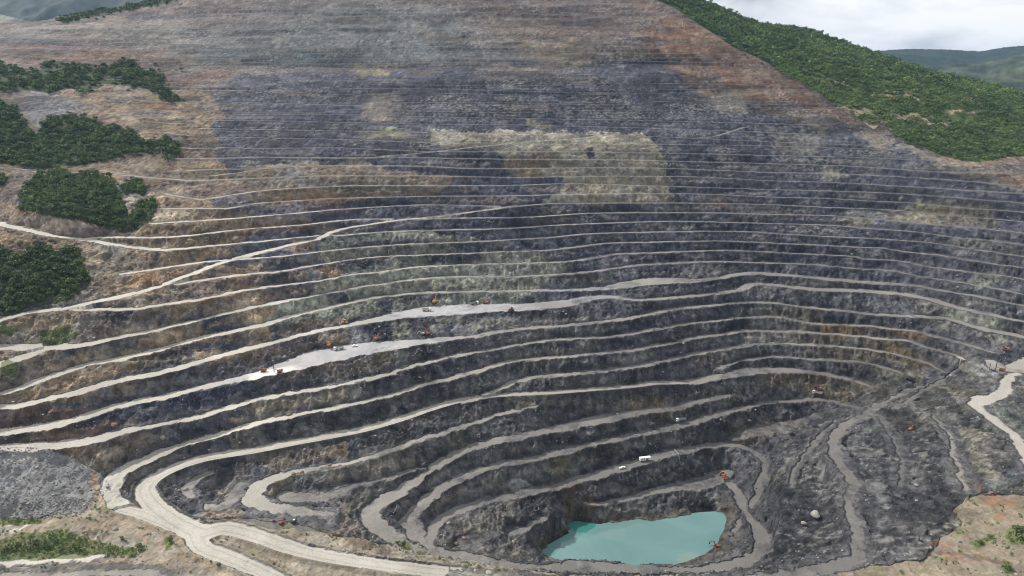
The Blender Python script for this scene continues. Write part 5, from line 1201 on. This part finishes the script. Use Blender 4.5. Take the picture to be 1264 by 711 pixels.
# buildings on the skyline, top left
def shed(x, y, D, L, W, H, label, roof, wall, name='shed'):
    p = ground_at(x, y, 900, 1900); e = bpy.data.objects.new(name, None); COL.objects.link(e); e.location = (p[0], p[1], p[2] - .4); tag(e, label, 'building')
    w_ = MB().box((0, 0, H / 2), (L, W, H)).build('wall', M[wall], e)
    MB().slab([(-L / 2 - .6, 0), (L / 2 + .6, 0), (L / 2 + .3, .35), (0, 1.1), (-L / 2 - .3, .35)], -W / 2 - .5, W / 2 + .5).build('roof', M[roof], e).location = (0, 0, H + .02)
    for k in range(3): MB().box((L * (k - 1) * .28, -W / 2 - .03, H * .55), (1.3, .1, 1.1)).build('window', M['glass'], e, 0)
    MB().box((L * .42, -W / 2 - .03, 1.1), (1.1, .1, 2.2)).build('door', M['dark'], e, 0)
    return e
shed(75, 24.5, 0, 17, 8, 4.6, 'low reddish building with white roof on the ridge, lower left of the two', 'white', 'roofred')
shed(140.5, 11, 0, 10, 8, 9, 'small all white building at the top edge among ridge trees', 'white', 'white')
p = ground_at(842, 33); e = bpy.data.objects.new('signal_post', None); COL.objects.link(e); e.location = p; tag(e, 'thin white post standing on the upper red-brown wall near the wood', 'post')
MB().beam((0, 0, 0), (0, 0, 6), .35, .35).build('pole', M['white'], e, 0); MB().box((0, 0, 6.3), (1.1, .5, .9)).build('head', M['white'], e)
# boulders one can point at
def boulder(x, y, r, label, mat, group=None, flat=.7):
    p = ground_at(x, y); bm = bmesh.new(); bmesh.ops.create_icosphere(bm, subdivisions=2, radius=1); g = random.Random(int(x * 13 + y))
    ax = [Vector((g.uniform(-1, 1), g.uniform(-1, 1), g.uniform(-.6, 1))).normalized() for _ in range(9)]
    for v in bm.verts:
        k = 1.0
        for a in ax: k = min(k, g.uniform(.70, .72) / max(v.co.dot(a), .3)) if v.co.dot(a) > .72 else k
        v.co = v.co * k * g.uniform(.95, 1.05)
    me = bpy.data.meshes.new('boulder'); bm.to_mesh(me); bm.free(); me.materials.append(M[mat])
    o = bpy.data.objects.new('boulder', me); COL.objects.link(o); o.location = (p[0], p[1], p[2] + r * flat * .35); o.scale = (r * g.uniform(.9, 1.3), r, r * flat); o.rotation_euler.z = g.uniform(0, 6)
    tag(o, label, 'boulder', group)
for q in [(351, 441, 1.9, 'pale boulder on the slope above the left end of the lower white bench', 'pale'),
 (373, 583, 1.6, 'ochre boulder on the level road inside the left hairpin', 'ochre'), (362, 585.5, 1.7, 'ochre and dark boulder left of the other one on the level road', 'ochre'),
 (407, 574.5, 1.5, 'small dark orange boulder farther right on the level road', 'ochre'), (563, 672, 2.0, 'orange boulder in the dark hollow left of the pond', 'ochre'), (573, 665, 1.6, 'second boulder just up right of the orange one in the hollow', 'ochre'),
 (554, 646, 1.5, 'pale boulder alone beside the inner spiral road', 'pale'), (633, 669, 1.3, 'small pale boulder on the spoil left of the pond', 'pale'), (142, 653.5, 1.6, 'white slab of rock lying on the left brown soil above the ditch', 'pale'),
 (125, 657, .9, 'small white stone on the brown soil left of the white slab', 'pale'), (270, 697, 1.5, 'grey boulder at the foot of the bank by the forked haul road', 'darkst'), (141, 525, 2.3, 'brown boulder heap at the foot of the dark left face', 'ochre'),
 (201, 541, 2.4, 'grey rounded boulder in the dark left face above the grey road', 'pale'), (1006, 636, 3.4, 'large white angular rock on the dark spoil slope', 'pale'), (992, 647, 2.5, 'smaller white rock lower left of the large one on the spoil', 'pale'),
 (1131, 599, 1.5, 'small white rock alone in the middle of the right spoil slope', 'pale'), (490, 592 - 3, 1.2, 'pale stone beside the upper spiral road left end', 'pale'), (925, 520, 2.2, 'ochre boulder below the grey bench road on the right', 'ochre'),
 (838, 697 - 2, 1.2, 'stone at the near right corner of the pond', 'darkst'), (902, 661, 2.0, 'dark boulder standing on the right pond bank', 'darkst'), (1174, 464.5, 1.8, 'whitish boulder at the end of the lowest dark right bench', 'pale'),
 (762, 511, 1.2, 'tiny white stone on the grey flat above the trailer', 'pale'), (304, 607 - 3, 2.0, 'dark boulder on the grey floor by the crater', 'darkst'), (279, 613, .9, 'white stone inside the dark crater', 'pale'),
 (221, 606, 1.5, 'ochre rock on the crater ledge, left of its neighbour', 'ochre'), (229, 604.5, 1.6, 'pale rock on the crater ledge, right of its neighbour', 'pale')]:
    boulder(*q)
HAZE = 0.000036
# ---------------------------------------------------------------- camera, sky, sun, air
cam = bpy.data.cameras.new('camera'); co_ = bpy.data.objects.new('camera', cam); COL.objects.link(co_)
cam.sensor_width = 36; cam.lens = 36 * F / 1264.0; cam.clip_start = 1; cam.clip_end = 60000
co_.location = (0, 0, CZ); co_.rotation_euler = (math.radians(90 - 16), 0, 0)
SC.camera = co_
SUN_EL, SUN_AZ = math.radians(44), math.radians(-62)      # azimuth from +Y towards +X
sun = bpy.data.lights.new('sun', 'SUN'); sun.energy = 4.0; sun.angle = math.radians(2.5); sun.color = (1, .96, .90)
so = bpy.data.objects.new('sun', sun); COL.objects.link(so)
dirv = Vector((math.sin(SUN_AZ) * math.cos(SUN_EL), math.cos(SUN_AZ) * math.cos(SUN_EL), math.sin(SUN_EL)))
so.rotation_euler = dirv.to_track_quat('Z', 'Y').to_euler(); so.location = (0, 0, 900)
w = bpy.data.worlds.new('World'); SC.world = w; w.use_nodes = True; nt = w.node_tree
bg = nt.nodes['Background']; bg.inputs['Strength'].default_value = .066
sk = nt.nodes.new('ShaderNodeTexSky'); sk.sky_type = 'NISHITA'; sk.sun_disc = False; sk.sun_elevation = SUN_EL; sk.sun_rotation = SUN_AZ
tc3 = nt.nodes.new('ShaderNodeTexCoord'); sep = nt.nodes.new('ShaderNodeSeparateXYZ'); nt.links.new(tc3.outputs['Generated'], sep.inputs[0])
def mth(op, a, b=None, c=None):
    n = nt.nodes.new('ShaderNodeMath'); n.operation = op
    for k, q in enumerate((a, b, c)):
        if q is None: continue
        if isinstance(q, (int, float)): n.inputs[k].default_value = q
        else: nt.links.new(q, n.inputs[k])
    return n.outputs[0]
den = mth('ADD', mth('MAXIMUM', sep.outputs['Z'], 0.0), .30)
cx = mth('DIVIDE', sep.outputs['X'], den); cy = mth('DIVIDE', sep.outputs['Y'], den)
cmb = nt.nodes.new('ShaderNodeCombineXYZ'); nt.links.new(cx, cmb.inputs[0]); nt.links.new(cy, cmb.inputs[1])
n1_ = nt.nodes.new('ShaderNodeTexNoise'); n1_.inputs['Scale'].default_value = 2.1; n1_.inputs['Detail'].default_value = 7; n1_.inputs['Roughness'].default_value = .52; n1_.inputs['Distortion'].default_value = .25
nt.links.new(cmb.outputs[0], n1_.inputs['Vector'])
r1 = nt.nodes.new('ShaderNodeValToRGB'); e = r1.color_ramp.elements; e[0].position = .36; e[0].color = (6.6, 6.9, 7.3, 1); e[1].position = .60; e[1].color = (12.8, 12.8, 12.7, 1)
m_ = e.new(.48); m_.color = (10.2, 10.3, 10.5, 1)
nt.links.new(n1_.outputs['Fac'], r1.inputs['Fac'])
mx = nt.nodes.new('ShaderNodeMix'); mx.data_type = 'RGBA'; mx.inputs['Factor'].default_value = .94
nt.links.new(sk.outputs['Color'], mx.inputs['A']); nt.links.new(r1.outputs['Color'], mx.inputs['B']); nt.links.new(mx.outputs['Result'], bg.inputs['Color'])
# even air round everything
import bmesh
if HAZE:
    bm = bmesh.new(); bmesh.ops.create_cube(bm, size=1)
    hz = bpy.data.meshes.new('haze'); bm.to_mesh(hz); bm.free()
    ho = bpy.data.objects.new('haze', hz); COL.objects.link(ho); ho.scale = (64000, 62000, 2000); ho.location = (0, 0, 940)
    zmin, zmax = float(ZT.min()) - 1.5, max(o_q.matrix_world.translation.z * 0 + max((v[2] for v in o_q.bound_box), default=0) for o_q in COL.objects if o_q.type == 'MESH' and o_q.parent is None and o_q.get('kind') == 'structure') + 6.0
    ho.scale = (67000, 19400, zmax - zmin); ho.location = (0, 0, (zmax + zmin) / 2)
    mh = bpy.data.materials.new('air'); mh.use_nodes = True; t = mh.node_tree; t.nodes.clear()
    pv = t.nodes.new('ShaderNodeVolumePrincipled'); ou = t.nodes.new('ShaderNodeOutputMaterial'); t.links.new(pv.outputs[0], ou.inputs['Volume'])
    pv.inputs['Color'].default_value = (.36, .56, .88, 1); pv.inputs['Density'].default_value = HAZE; pv.inputs['Anisotropy'].default_value = .066
    hz.materials.append(mh); tag(ho, kind='stuff')
SC.view_settings.view_transform = 'Standard'; SC.view_settings.look = 'None'; SC.view_settings.exposure = 0.46; SC.view_settings.gamma = 1
SC.cycles.filter_width = 1.1; SC.cycles.volume_bounces = 0; SC.cycles.max_bounces = 5; SC.cycles.diffuse_bounces = 3
